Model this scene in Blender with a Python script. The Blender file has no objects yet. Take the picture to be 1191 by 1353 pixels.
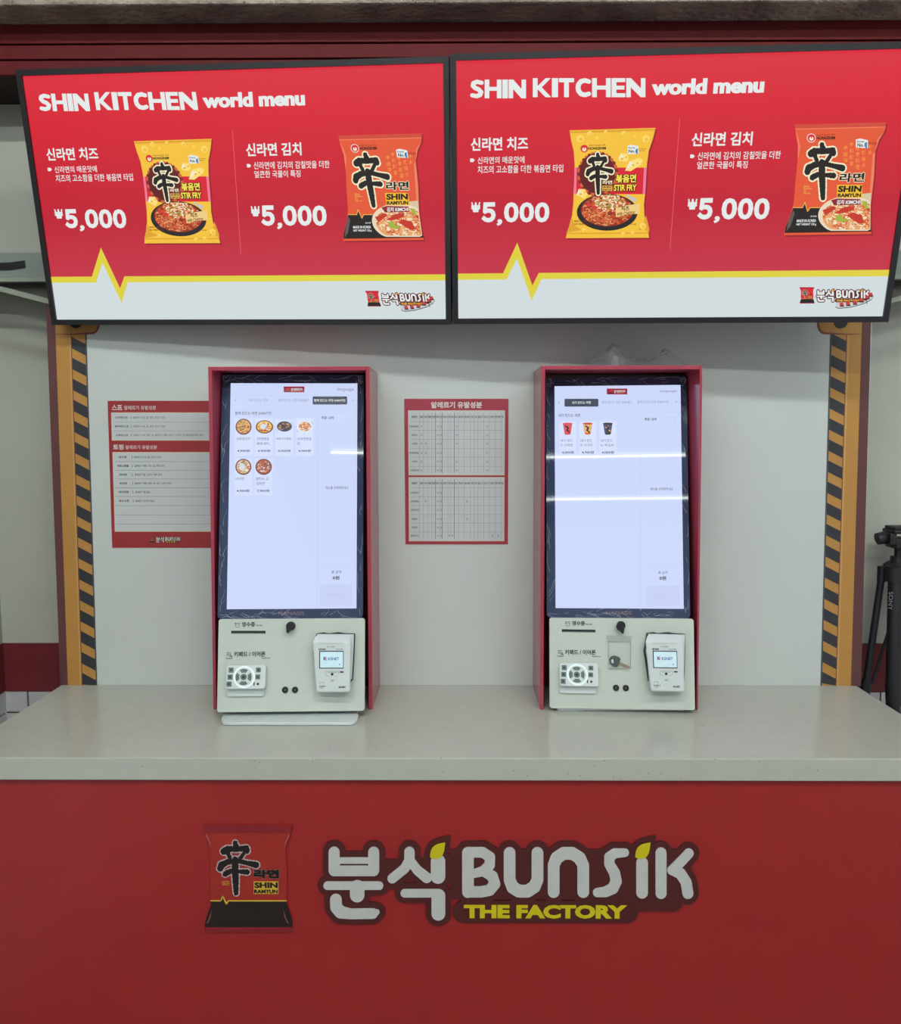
import bpy, bmesh, math, random
from mathutils import Vector, Matrix
R_ = random.Random(7)
S = bpy.context.scene
COL = S.collection
# ------------------------------------------------------------------ camera, world, exposure
F, CX, CY, EYE = 1130.0, 595.5, 676.5, 1.60
def cam_axes(yaw, pitch, roll):
    cy, sy = math.cos(yaw), math.sin(yaw)
    f = Vector((-sy*math.cos(pitch), cy*math.cos(pitch), -math.sin(pitch)))
    r0 = Vector((cy, sy, 0)); u0 = r0.cross(f)
    return r0*math.cos(roll)+u0*math.sin(roll), u0*math.cos(roll)-r0*math.sin(roll), f
CR, CU, CF = cam_axes(0.00760101, 0.09220888, -0.0014646)
cd = bpy.data.cameras.new('camera'); co = bpy.data.objects.new('camera', cd); COL.objects.link(co)
cd.sensor_fit = 'HORIZONTAL'; cd.sensor_width = 36.0; cd.lens = 36.0*F/1191.0
cd.clip_start = 0.05
co.matrix_world = Matrix(((CR.x, CU.x, -CF.x, 0), (CR.y, CU.y, -CF.y, 0), (CR.z, CU.z, -CF.z, EYE), (0, 0, 0, 1)))
S.camera = co
w = bpy.data.worlds.new('hall_light'); S.world = w; w.use_nodes = True
w.node_tree.nodes['Background'].inputs[0].default_value = (0.86, 0.92, 0.92, 1)
w.node_tree.nodes['Background'].inputs[1].default_value = 0.52
S.view_settings.view_transform = 'Standard'; S.view_settings.look = 'None'
S.view_settings.gamma = 1.0; S.view_settings.exposure = 0.0; S.view_settings.use_curve_mapping = False
LAMP_POWER = 106.0
# ------------------------------------------------------------------ helpers
def lin(c):
    return tuple((x/255/12.92 if x/255 <= .04045 else ((x/255+.055)/1.055)**2.4) for x in c)
MATS = {}
def mat(name, rgb, rough=.5, emit=0., metal=0., noise=.04, scale=30., bump=0., alpha=None, spec=.5, coat=0.):
    if name in MATS: return MATS[name]
    m = bpy.data.materials.new(name); m.use_nodes = True; nt = m.node_tree; N = nt.nodes; Lk = nt.links
    b = N['Principled BSDF']; c = lin(rgb)
    b.inputs['Roughness'].default_value = rough; b.inputs['Metallic'].default_value = metal
    b.inputs['Specular IOR Level'].default_value = spec; b.inputs['Coat Weight'].default_value = coat
    tc = N.new('ShaderNodeTexCoord'); no = N.new('ShaderNodeTexNoise'); no.inputs['Scale'].default_value = scale
    no.inputs['Detail'].default_value = 4
    Lk.new(tc.outputs['Object'], no.inputs['Vector'])
    rp = N.new('ShaderNodeValToRGB'); rp.color_ramp.elements[0].position = .3; rp.color_ramp.elements[1].position = .7
    rp.color_ramp.elements[0].color = (*[x*(1-noise) for x in c], 1)
    rp.color_ramp.elements[1].color = (*[min(1, x*(1+noise)) for x in c], 1)
    Lk.new(no.outputs['Fac'], rp.inputs['Fac'])
    if emit:
        b.inputs['Base Color'].default_value = (.01, .01, .01, 1)
        Lk.new(rp.outputs['Color'], b.inputs['Emission Color']); b.inputs['Emission Strength'].default_value = emit
    else:
        Lk.new(rp.outputs['Color'], b.inputs['Base Color'])
    if bump:
        bp = N.new('ShaderNodeBump'); bp.inputs['Strength'].default_value = bump; bp.inputs['Distance'].default_value = .01
        Lk.new(no.outputs['Fac'], bp.inputs['Height']); Lk.new(bp.outputs['Normal'], b.inputs['Normal'])
    if alpha is not None: b.inputs['Alpha'].default_value = alpha
    MATS[name] = m; return m
def screen(name, rgb, k=1.0, rough=.25):            # a colour shown by a lit display
    return mat('screen_'+name, rgb, rough=rough, emit=k, noise=.0, spec=.35)

class Plane:
    """a real surface: origin O, right U, up V; N points to the viewer's side"""
    def __init__(s, O, U, V):
        s.O = Vector(O); s.U = Vector(U).normalized(); V = Vector(V); s.V = (V-s.U*V.dot(s.U)).normalized()
        s.N = s.U.cross(s.V)
        s.M = Matrix(((s.U.x, -s.N.x, s.V.x, s.O.x), (s.U.y, -s.N.y, s.V.y, s.O.y), (s.U.z, -s.N.z, s.V.z, s.O.z), (0, 0, 0, 1)))
    def uv(s, x, y, n=0.):
        d = CR*((x-CX)/F)+CU*((CY-y)/F)+CF; o = Vector((0, 0, EYE))
        P = s.O+s.N*n; t = (P-o).dot(s.N)/d.dot(s.N); q = o+d*t-P
        return q.dot(s.U), q.dot(s.V)
def un(x, y, Y=None, Z=None):
    d = CR*((x-CX)/F)+CU*((CY-y)/F)+CF; t = Y/d.y if Y is not None else (Z-EYE)/d.z
    return Vector((0, 0, EYE))+d*t
def facing(Y, X=0, Z=0): return Plane((X, Y, Z), (1, 0, 0), (0, 0, 1))
def zoom(pl, x0, y0, s, n=0.):                      # measured crop coordinates -> the plane's own (u, v)
    return lambda x, y: pl.uv(x0+x/s, y0+y/s, n)

def circ(cx, cy, r, k=24, ry=None, a0=0., a1=2*math.pi):
    ry = r if ry is None else ry
    full = abs(a1-a0-2*math.pi) < 1e-6
    return [(cx+r*math.cos(a0+(a1-a0)*i/(k if full else k-1)), cy+ry*math.sin(a0+(a1-a0)*i/(k if full else k-1))) for i in range(k)]
def rrect(x0, y0, x1, y1, r, k=5):
    x0, x1 = min(x0, x1), max(x0, x1); y0, y1 = min(y0, y1), max(y0, y1); out = []
    for cx, cy, a in ((x1-r, y0+r, -90), (x1-r, y1-r, 0), (x0+r, y1-r, 90), (x0+r, y0+r, 180)):
        for i in range(k+1):
            t = math.radians(a+90*i/k); out.append((cx+r*math.cos(t), cy+r*math.sin(t)))
    return out
def rect(x0, y0, x1, y1): return [(x0, y0), (x1, y0), (x1, y1), (x0, y1)]

_tc = {}
def text_mesh(s, bold=0., shear=0., res=3):
    key = (s, bold, shear, res)
    if key in _tc: return _tc[key]
    cu = bpy.data.curves.new('txt', 'FONT'); cu.body = s; cu.size = 1; cu.offset = bold; cu.shear = shear
    cu.resolution_u = res; cu.fill_mode = 'FRONT'
    o = bpy.data.objects.new('txt', cu); COL.objects.link(o)
    bpy.context.view_layer.update()
    me = bpy.data.meshes.new_from_object(o.evaluated_get(bpy.context.evaluated_depsgraph_get()))
    V = [(v.co.x, v.co.y) for v in me.vertices]; P = [tuple(p.vertices) for p in me.polygons]
    bpy.data.objects.remove(o); bpy.data.curves.remove(cu); bpy.data.meshes.remove(me)
    if V:
        xs = [a for a, b in V]; ys = [b for a, b in V]; x0, y0 = min(xs), min(ys)
        W, H = max(xs)-x0 or 1, max(ys)-y0 or 1
        V = [((a-x0)/W, (b-y0)/H) for a, b in V]
    _tc[key] = (V, P); return V, P

class MB:
    def __init__(s): s.v = []; s.f = []; s.m = []; s.mats = []; s.sm = []
    def mi(s, m):
        if m not in s.mats: s.mats.append(m)
        return s.mats.index(m)
    def raw(s, vs, fs, m, smooth=False):
        b = len(s.v); s.v += [tuple(x) for x in vs]; k = s.mi(m)
        for f in fs: s.f.append(tuple(b+i for i in f)); s.m.append(k); s.sm.append(smooth)
    def flat(s, pts, n, m, M=None):                 # polygon print in the (u, v) plane, n towards the viewer
        pts = [M(*p) for p in pts] if M else pts
        a = sum(pts[i][0]*pts[(i+1) % len(pts)][1]-pts[(i+1) % len(pts)][0]*pts[i][1] for i in range(len(pts)))
        if a < 0: pts = pts[::-1]
        s.raw([(u, -n, v) for u, v in pts], [tuple(range(len(pts)))], m)
    def prism(s, pts, n0, n1, m, M=None, side=None, bev=0.):
        pts = [M(*p) for p in pts] if M else list(pts)
        a = sum(pts[i][0]*pts[(i+1) % len(pts)][1]-pts[(i+1) % len(pts)][0]*pts[i][1] for i in range(len(pts)))
        if a < 0: pts = pts[::-1]
        k = len(pts); side = side or m
        rings = [(0, n0)]
        if bev: rings += [(0, n1-bev), (.35*bev, n1-.3*bev), (bev, n1)]
        else: rings += [(0, n1)]
        def inset(d):
            if not d: return pts
            o = []
            for i in range(k):
                p, q, r = Vector(pts[i-1]), Vector(pts[i]), Vector(pts[(i+1) % k])
                e1 = (q-p); e2 = (r-q)
                if e1.length < 1e-9 or e2.length < 1e-9: o.append(tuple(q)); continue
                n1_ = Vector((-e1.y, e1.x)).normalized(); n2_ = Vector((-e2.y, e2.x)).normalized()
                h = n1_+n2_
                if h.length < .2: o.append(tuple(q)); continue
                h = h/h.length; o.append(tuple(q+h*d/max(.4, h.dot(n1_))))
            return o
        vs = []; 
        for d, n in rings: vs += [(u, -n, v) for u, v in inset(d)]
        R = len(rings)
        for j in range(R-1):
            s.raw(vs[j*k:(j+2)*k], [(i, (i+1) % k, k+(i+1) % k, k+i) for i in range(k)], side if not bev else m)
        s.raw(vs[:k], [tuple(range(k-1, -1, -1))], side); s.raw(vs[-k:], [tuple(range(k))], m)
    def stroke(s, pts, m, n0, n1=None, M=None, jit=0., k=8, flat_end=False):
        """pts: (x, y, r) thick polyline with round ends"""
        def put(P):
            if n1 is None: s.flat(P, n0, m, M)
            else: s.prism(P, n0, n1, m, M)
        for i in range(len(pts)-1):
            x0, y0, r0 = pts[i]; x1, y1, r1 = pts[i+1]; a = math.atan2(y1-y0, x1-x0); P = []
            for j in range(k+1):
                t = a-math.pi/2+math.pi*j/k; q = r1*(1+R_.uniform(-jit, jit)); P.append((x1+q*math.cos(t), y1+q*math.sin(t)))
            for j in range(k+1):
                t = a+math.pi/2+math.pi*j/k; q = r0*(1+R_.uniform(-jit, jit)); P.append((x0+q*math.cos(t), y0+q*math.sin(t)))
            put(P)
    def text(s, t, x0, y0, x1, y1, n, m, M=None, bold=.015, shear=0., res=3, th=0., rot=False):
        """ink fitted to a box; (x0,y0) top-left, (x1,y1) bottom-right in map coordinates"""
        V, P = text_mesh(t, bold, shear, res)
        if not V: return
        if M:
            ym, xm = (y0+y1)/2, (x0+x1)/2
            ua, ub = M(x0, ym)[0], M(x1, ym)[0]; va, vb = M(xm, y1)[1], M(xm, y0)[1]
        else: ua, ub, va, vb = x0, x1, y1, y0
        if rot: W = [(ua+(ub-ua)*b, -n, vb+(va-vb)*a) for a, b in V]
        else: W = [(ua+(ub-ua)*a, -n, va+(vb-va)*b) for a, b in V]
        s.raw(W, P, m)
    def box(s, a, b, m):
        x0, y0, z0 = a; x1, y1, z1 = b
        v = [(x, y, z) for x in (x0, x1) for y in (y0, y1) for z in (z0, z1)]
        s.raw(v, [(0, 1, 3, 2), (4, 6, 7, 5), (0, 4, 5, 1), (2, 3, 7, 6), (0, 2, 6, 4), (1, 5, 7, 3)], m)
    def hexa(s, v, m):                              # v: front TL TR BR BL, back TL TR BR BL
        s.raw(v, [(3, 2, 1, 0), (4, 5, 6, 7), (0, 1, 5, 4), (2, 3, 7, 6), (1, 2, 6, 5), (3, 0, 4, 7)], m)
    def tube(s, P, rad, m, k=10):
        P = [Vector(p) for p in P]; rad = rad if hasattr(rad, '__len__') else [rad]*len(P); vs = []; n = len(P)
        for i in range(n):
            d = (P[min(i+1, n-1)]-P[max(i-1, 0)]).normalized()
            a = d.cross(Vector((0, 0, 1))) if abs(d.z) < .95 else d.cross(Vector((0, 1, 0)))
            a.normalize(); b = d.cross(a)
            for j in range(k):
                t = 2*math.pi*j/k; vs.append(P[i]+(a*math.cos(t)+b*math.sin(t))*rad[i])
        fs = [(i*k+j, i*k+(j+1) % k, (i+1)*k+(j+1) % k, (i+1)*k+j) for i in range(n-1) for j in range(k)]
        s.raw(vs, fs, m, True); s.raw(vs[:k], [tuple(range(k-1, -1, -1))], m); s.raw(vs[-k:], [tuple(range(k))], m)
    def build(s, name, parent=None, bevel=0., label=None, kind=None, fix=True):
        me = bpy.data.meshes.new(name); me.from_pydata([tuple(x) for x in s.v], [], s.f)
        for m in s.mats: me.materials.append(m)
        me.polygons.foreach_set('material_index', s.m); me.polygons.foreach_set('use_smooth', s.sm)
        me.update()
        if fix and len(s.f) < 3000:
            bm = bmesh.new(); bm.from_mesh(me); bmesh.ops.recalc_face_normals(bm, faces=bm.faces); bm.to_mesh(me); bm.free()
        o = bpy.data.objects.new(name, me); COL.objects.link(o)
        if parent: o.parent = parent
        if bevel:
            b = o.modifiers.new('bevel', 'BEVEL'); b.width = bevel; b.segments = 2; b.limit_method = 'ANGLE'; b.angle_limit = math.radians(40)
        if label: o['label'] = label
        if kind: o['kind'] = kind
        return o
def line(parent, m, *a, name='lettering', **k):      # one line of print as its own part
    b = MB(); b.text(a[0], a[1], a[2], a[3], a[4], a[5], m, *a[6:], **k); return b.build(name, parent, fix=False)
_W = {'S': .62, 'H': .76, 'I': .25, 'N': .78, 'K': .74, 'T': .62, 'C': .66, 'E': .56, '5': .55, '0': .56, ',': .26, ' ': .22}
def block(c, w):
    """heavy capital in a cell w wide and 100 high, y down"""
    q = 25; R = lambda x0, y0, x1, y1: rect(x0, y0, x1, y1)
    if c == 'H': return [], [R(0, 0, q, 100), R(w-q, 0, w, 100), R(q-2, 39, w-q+2, 60)]
    if c == 'I': return [], [R(0, 0, w, 100)]
    if c == 'N': return [], [R(0, 0, q-1, 100), R(w-q+1, 0, w, 100), [(0, 0), (25, 0), (w, 78), (w, 100), (w-25, 100), (0, 24)]]
    if c == 'T': return [], [R(0, 0, w, 22), R(w/2-12.5, 0, w/2+12.5, 100)]
    if c == 'E': return [], [R(0, 0, q, 100), R(0, 0, w-1, 21), R(0, 39.5, w-5, 60), R(0, 79, w, 100)]
    if c == 'K': return [], [R(0, 0, q, 100), [(w-28, 0), (w-1, 0), (q+22, 48), (w+1, 100), (w-29, 100), (q-2, 56), (q-2, 44)]]
    if c == 'C': return [[(w-12, 18, 11.5), (w*.62, 12, 12), (w*.38, 17, 12.5), (w*.22, 33, 12.8), (w*.19, 50, 13), (w*.22, 67, 12.8), (w*.38, 83, 12.5), (w*.62, 88, 12), (w-12, 82, 11.5)]], []
    return [[(w-12, 17, 11), (w*.5, 11.5, 11.5), (w*.25, 19, 12), (w*.2, 32, 12), (w*.35, 44, 12), (w*.62, 53, 12), (w*.8, 67, 12), (w*.72, 82, 12), (w*.48, 88.5, 11.5), (11, 84, 11)]], []
def wide(parent, m, t, x0, y0, x1, y1, n, M, bold=.03, gap=.03, name='lettering'):
    """heavy display capitals and digits: each character fitted to its own cell; y1 is the baseline"""
    tot = sum(_W[c]+gap for c in t)-gap; k = (x1-x0)/tot; x = x0; h = y1-y0; b = MB()
    for c in t:
        wd = _W[c]*k
        if c in '5,0':
            c_ = chr(ord(c)+0xFEE0)
            if c == ',': b.text(c_, x, y1-h*.16, x+wd*.85, y1+h*.17, n, m, M, bold=bold)
            else: b.text(c_, x, y0, x+wd, y1, n, m, M, bold=bold)
        else:
            w_ = 100*wd/h; st, po = block(c, w_)
            filled(b, ('cap', c, round(w_)), dict(strokes=st, polys=po, step=2.2), (lambda X, Y, x=x: M(x+X*h/100, y0+Y*h/100)), n, None, m)
        x += wd+gap*k
    return b.build(name, parent, fix=False)
def tag(o, label, cat, group=None):
    o['label'] = label; o['category'] = cat
    if group: o['group'] = group
    return o
def thing(name, M, label, cat, group=None):
    o = bpy.data.objects.new(name, None); COL.objects.link(o); o.matrix_world = M; o.empty_display_size = .05
    return tag(o, label, cat, group)
def copy_tree(o, parent=None):
    c = o.copy(); COL.objects.link(c)
    if parent: c.parent = parent; c.matrix_parent_inverse = o.matrix_parent_inverse.copy()
    for ch in list(o.children): copy_tree(ch, c)
    return c

# ------------------------------------------------------------------ materials
M_wall = mat('wall_paint', (184, 184, 176), .7, noise=.03, scale=6, bump=.02)
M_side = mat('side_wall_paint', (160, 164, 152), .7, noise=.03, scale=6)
M_red_dark = mat('wall_red_paint', (112, 34, 42), .5, noise=.05, scale=12)
M_tile = mat('white_tile', (196, 196, 200), .2, noise=.03, scale=8)
M_board = mat('white_foam_board', (198, 203, 202), .55, noise=.015, scale=5, bump=.015)
M_counter = mat('speckled_quartz', (182, 183, 176), .22, noise=.02, scale=25, bump=.0)
M_front = mat('red_laminate', (152, 33, 34), .38, noise=.03, scale=14)
M_header = mat('header_red_board', (96, 27, 31), .6, noise=.05, scale=20, spec=.15)
M_groove = mat('groove_black', (40, 8, 8), .8)
M_bezel = mat('monitor_black_plastic', (30, 28, 34), .38, noise=.08)
M_cab = mat('red_acrylic', (166, 60, 78), .2, noise=.03)  # pinker than the acrylic itself: veiling glare put into the base colour
M_cab_in = mat('red_acrylic_shaded', (124, 42, 66), .3, noise=.04)  # darker copy of the red, with the cabinet's inside shade put in
M_glass = mat('black_glass', (54, 66, 96), .03, noise=.05)  # blue-grey lift of the black is camera haze put into the colour
M_white = mat('white_plastic', (199, 206, 199), .4, noise=.015, scale=60)
M_white2 = mat('white_moulded_plastic', (210, 218, 220), .33, noise=.015)
M_key = mat('grey_rubber_key', (96, 112, 110), .5)
M_black = mat('black_plastic', (18, 19, 23), .4, noise=.1)
M_print = mat('black_print', (36, 40, 42), .6)
M_grey = mat('grey_print', (120, 126, 128), .6)
M_yel = mat('yellow_print', (180, 130, 64), .5, noise=.03, scale=8)
M_yel2 = mat('pale_yellow_print', (192, 152, 92), .5)
M_mar = mat('maroon_print', (92, 52, 54), .5, noise=.04, scale=8)
M_marl = mat('brown_outline_print', (130, 66, 50), .5)
M_haz = mat('hazard_black_print', (44, 46, 54), .5, noise=.06)
M_hazl = mat('hazard_black_edge_print', (72, 74, 84), .5, noise=.06)
M_prail = mat('poster_red', (150, 38, 46), .45, noise=.02)
M_pwhite = mat('poster_white', (196, 200, 204), .4, noise=.01)
M_pcream = mat('poster_cream_border', (220, 196, 150), .5)
M_ink = mat('poster_ink', (58, 60, 70), .6)
M_inkl = mat('poster_line_grey', (130, 132, 142), .6)
M_lett = mat('white_lettering', (206, 204, 202), .45)
M_logo_dark = mat('dark_maroon_plate', (78, 26, 28), .4)
M_logo_white = mat('logo_white', (196, 196, 194), .4)
M_logo_yel = mat('logo_yellow', (206, 190, 20), .4)
M_steel = mat('grey_painted_metal', (128, 136, 132), .45, noise=.04, scale=10)
M_steel2 = mat('grey_painted_metal_pale', (140, 144, 134), .5, noise=.04, scale=10)
M_recess = mat('recess_shade', (70, 66, 64), .7)  # shade under the duct ledge, put into the colour
M_metal = mat('brass_key_metal', (170, 140, 110), .3, metal=.8)

def concrete():
    m = bpy.data.materials.new('rough_concrete'); m.use_nodes = True; N = m.node_tree.nodes; Lk = m.node_tree.links; b = N['Principled BSDF']
    tc = N.new('ShaderNodeTexCoord'); n1 = N.new('ShaderNodeTexNoise'); n1.inputs['Scale'].default_value = 9; n1.inputs['Detail'].default_value = 10
    n2 = N.new('ShaderNodeTexVoronoi'); n2.inputs['Scale'].default_value = 38; n3 = N.new('ShaderNodeTexNoise'); n3.inputs['Scale'].default_value = 60; n3.inputs['Detail'].default_value = 6
    for x in (n1, n2, n3): Lk.new(tc.outputs['Object'], x.inputs['Vector'])
    r1 = N.new('ShaderNodeValToRGB'); r1.color_ramp.elements[0].position = .3; r1.color_ramp.elements[1].position = .7
    r1.color_ramp.elements[0].color = (*lin((134, 114, 108)), 1); r1.color_ramp.elements[1].color = (*lin((190, 174, 164)), 1)
    r2 = N.new('ShaderNodeValToRGB'); r2.color_ramp.elements[0].position = .04; r2.color_ramp.elements[1].position = .16
    r2.color_ramp.elements[0].color = (.25, .25, .25, 1); r2.color_ramp.elements[1].color = (1, 1, 1, 1)
    mx = N.new('ShaderNodeMix'); mx.data_type = 'RGBA'; mx.blend_type = 'MULTIPLY'; mx.inputs[0].default_value = .8
    Lk.new(n1.outputs['Fac'], r1.inputs['Fac']); Lk.new(n2.outputs['Distance'], r2.inputs['Fac'])
    Lk.new(r1.outputs['Color'], mx.inputs[6]); Lk.new(r2.outputs['Color'], mx.inputs[7]); Lk.new(mx.outputs[2], b.inputs['Base Color'])
    bp = N.new('ShaderNodeBump'); bp.inputs['Strength'].default_value = .6; bp.inputs['Distance'].default_value = .02
    Lk.new(n3.outputs['Fac'], bp.inputs['Height']); Lk.new(bp.outputs['Normal'], b.inputs['Normal']); b.inputs['Roughness'].default_value = .85
    return m
M_conc = concrete()
def speckle(m):                                     # sparse dark flecks of the quartz slab
    N = m.node_tree.nodes; Lk = m.node_tree.links; b = N['Principled BSDF']; src = b.inputs['Base Color'].links[0].from_socket
    tc = N.new('ShaderNodeTexCoord'); v = N.new('ShaderNodeTexVoronoi'); v.inputs['Scale'].default_value = 55
    r = N.new('ShaderNodeValToRGB'); r.color_ramp.elements[0].position = .05; r.color_ramp.elements[1].position = .09
    r.color_ramp.elements[0].color = (.5, .48, .45, 1); r.color_ramp.elements[1].color = (1, 1, 1, 1)
    mx = N.new('ShaderNodeMix'); mx.data_type = 'RGBA'; mx.blend_type = 'MULTIPLY'; mx.inputs[0].default_value = 1
    Lk.new(tc.outputs['Object'], v.inputs['Vector']); Lk.new(v.outputs['Distance'], r.inputs['Fac'])
    Lk.new(src, mx.inputs[6]); Lk.new(r.outputs['Color'], mx.inputs[7]); Lk.new(mx.outputs[2], b.inputs['Base Color'])
speckle(M_counter)

# ------------------------------------------------------------------ the setting
YP, YK, YC, YW, ZC = 2.16, 1.965, 1.6635, 2.34, .95   # backdrop, cabinet front, counter front, rear wall, counter top
XL, XR = un(5, 880, Y=2.34).x, 2.2
ZCEIL = 3.72
def struct(o): o['kind'] = 'structure'; return o
b = MB(); b.box((XL, -9, -.05), (XR, YW, 0), mat('floor_tile_grey', (120, 118, 112), .5, noise=.1, scale=3)); struct(b.build('floor'))
b = MB(); b.box((XL-.1, -9, ZCEIL), (XR+.1, YW, ZCEIL+.1), M_conc); struct(b.build('ceiling'))
b = MB(); zr0 = un(38, 849.5, Y=YW).z; zr1 = un(38, 912.5, Y=YW).z
b.box((XL, YW, zr0), (XR, YW+.1, ZCEIL), M_wall)
b.box((XL, YW-.004, zr1), (XR, YW+.1, zr0), M_red_dark)
b.box((XL, YW+.002, 0), (XR, YW+.1, zr1), mat('red_grout', (120, 24, 36), .6)); b.box((XL, YW-.003, 0), (XR, YW+.1, zr1-5*(un(38, 912.5, Y=YW).z-un(38, 941, Y=YW).z)-.002), M_tile)
wb = struct(b.build('wall_back'))
tw = un(38, 930, Y=YW).x-un(7, 930, Y=YW).x; tz = un(38, 912.5, Y=YW).z-un(38, 941, Y=YW).z
tm = MB(); tm.box((.0025, 0, .0025), (tw-.0025, .006, tz-.0025), M_tile); t0 = tm.build('tile', wb, fix=True)
t0.location = (un(7, 930, Y=YW).x, YW-.003, zr1-tz)
for j in range(5):
    for i in range(-1, 60):
        x = un(7, 930, Y=YW).x+tw*i
        if (i == 0 and j == 0) or x < XL-.02 or x+tw > XR: continue
        c = t0.copy(); COL.objects.link(c); c.location = (x, YW-.003, zr1-tz*(j+1))
b = MB(); b.box((XL-.1, 1.3, zr0), (XL, YW, ZCEIL), M_side); b.box((XL-.1, 1.3, zr1), (XL+.004, YW, zr0), M_red_dark)
b.box((XL-.1, 1.3, 0), (XL-.002, YW, zr1), MATS['red_grout'])
wl = struct(b.build('wall_left'))
tm = MB(); tm.box((0, .0025, .0025), (.006, tw-.0025, tz-.0025), M_tile); t1 = tm.build('tile', wl)
t1.location = (XL-.003, YW-tw, zr1-tz)
for j in range(5):
    for i in range(14):
        if i or j: c = t1.copy(); COL.objects.link(c); c.location = (XL-.003, YW-tw*(i+1), zr1-tz*(j+1))
# concrete beam: underside seen between y=3 and y=35
zb = un(595, 34, Y=2.17).z; yb = un(595, 3.5, Z=zb).y
b = MB(); b.box((XL, yb, zb), (XR, YW-.005, ZCEIL), M_conc)
struct(b.build('trim_1', bevel=.006))
# red header of three boards under the beam
YH = 2.15
hz = [un(595, y, Y=YH).z for y in (34.0, 56.0, 76.5, 97.5)]
b = MB(); b.box((XL, YH+.012, hz[3]+.003), (XR, YW-.001, zb), M_groove); hd = struct(b.build('trim_2'))
for i in range(3):
    m = MB(); m.box((XL, YH, hz[i+1]+.0022), (XR, YH+.012, hz[i]-.0022 if i else zb-.001), M_header); m.build('board', hd, bevel=.001)

# ------------------------------------------------------------------ ceiling tube lamps
M_tube = mat('fluorescent_tube', (244, 255, 250), emit=LAMP_POWER, noise=0.)
M_tube_slim = mat('slim_led_tube', (244, 255, 250), emit=LAMP_POWER*.34, noise=0.)
M_hous = mat('white_lamp_housing', (210, 210, 205), .4)
def lamp(x0, x1, Y, label, rad=.017):
    z = 3.60
    r = thing('tube_lamp', Matrix.Translation(((x0+x1)/2, Y, z)), label, 'lamp', 'ceiling tube lamps')
    L = (x1-x0)/2
    b = MB(); b.tube([(-L, 0, 0), (L, 0, 0)], rad, M_tube if rad > .01 else M_tube_slim, 12); b.build('tube', r)
    b = MB(); b.box((-L-.01, -.035, .03), (L+.01, .035, .099), M_hous); b.box((-L-.012, -.02, -.02), (-L, .02, .035), M_hous); b.box((L, -.02, -.02), (L+.012, .02, .035), M_hous)
    b.build('housing', r, bevel=.004)
lamp(-.74, -.12, -3.82, 'short white tube lamp on the ceiling mirrored in the left kiosk glass', .009)
lamp(.0, 2.3, -4.95, 'long white tube lamp on the ceiling mirrored as upper line in right kiosk', .009)
lamp(.0, 2.5, -6.90, 'long white tube lamp on the ceiling mirrored as lower line in right kiosk', .009)
lamp(-1.8, 2.2, -1.72, 'long white tube lamp on the ceiling above and behind the viewer')
lamp(-1.8, 2.2, -.15, 'long white tube lamp on the ceiling nearest the menu screens')

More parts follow.
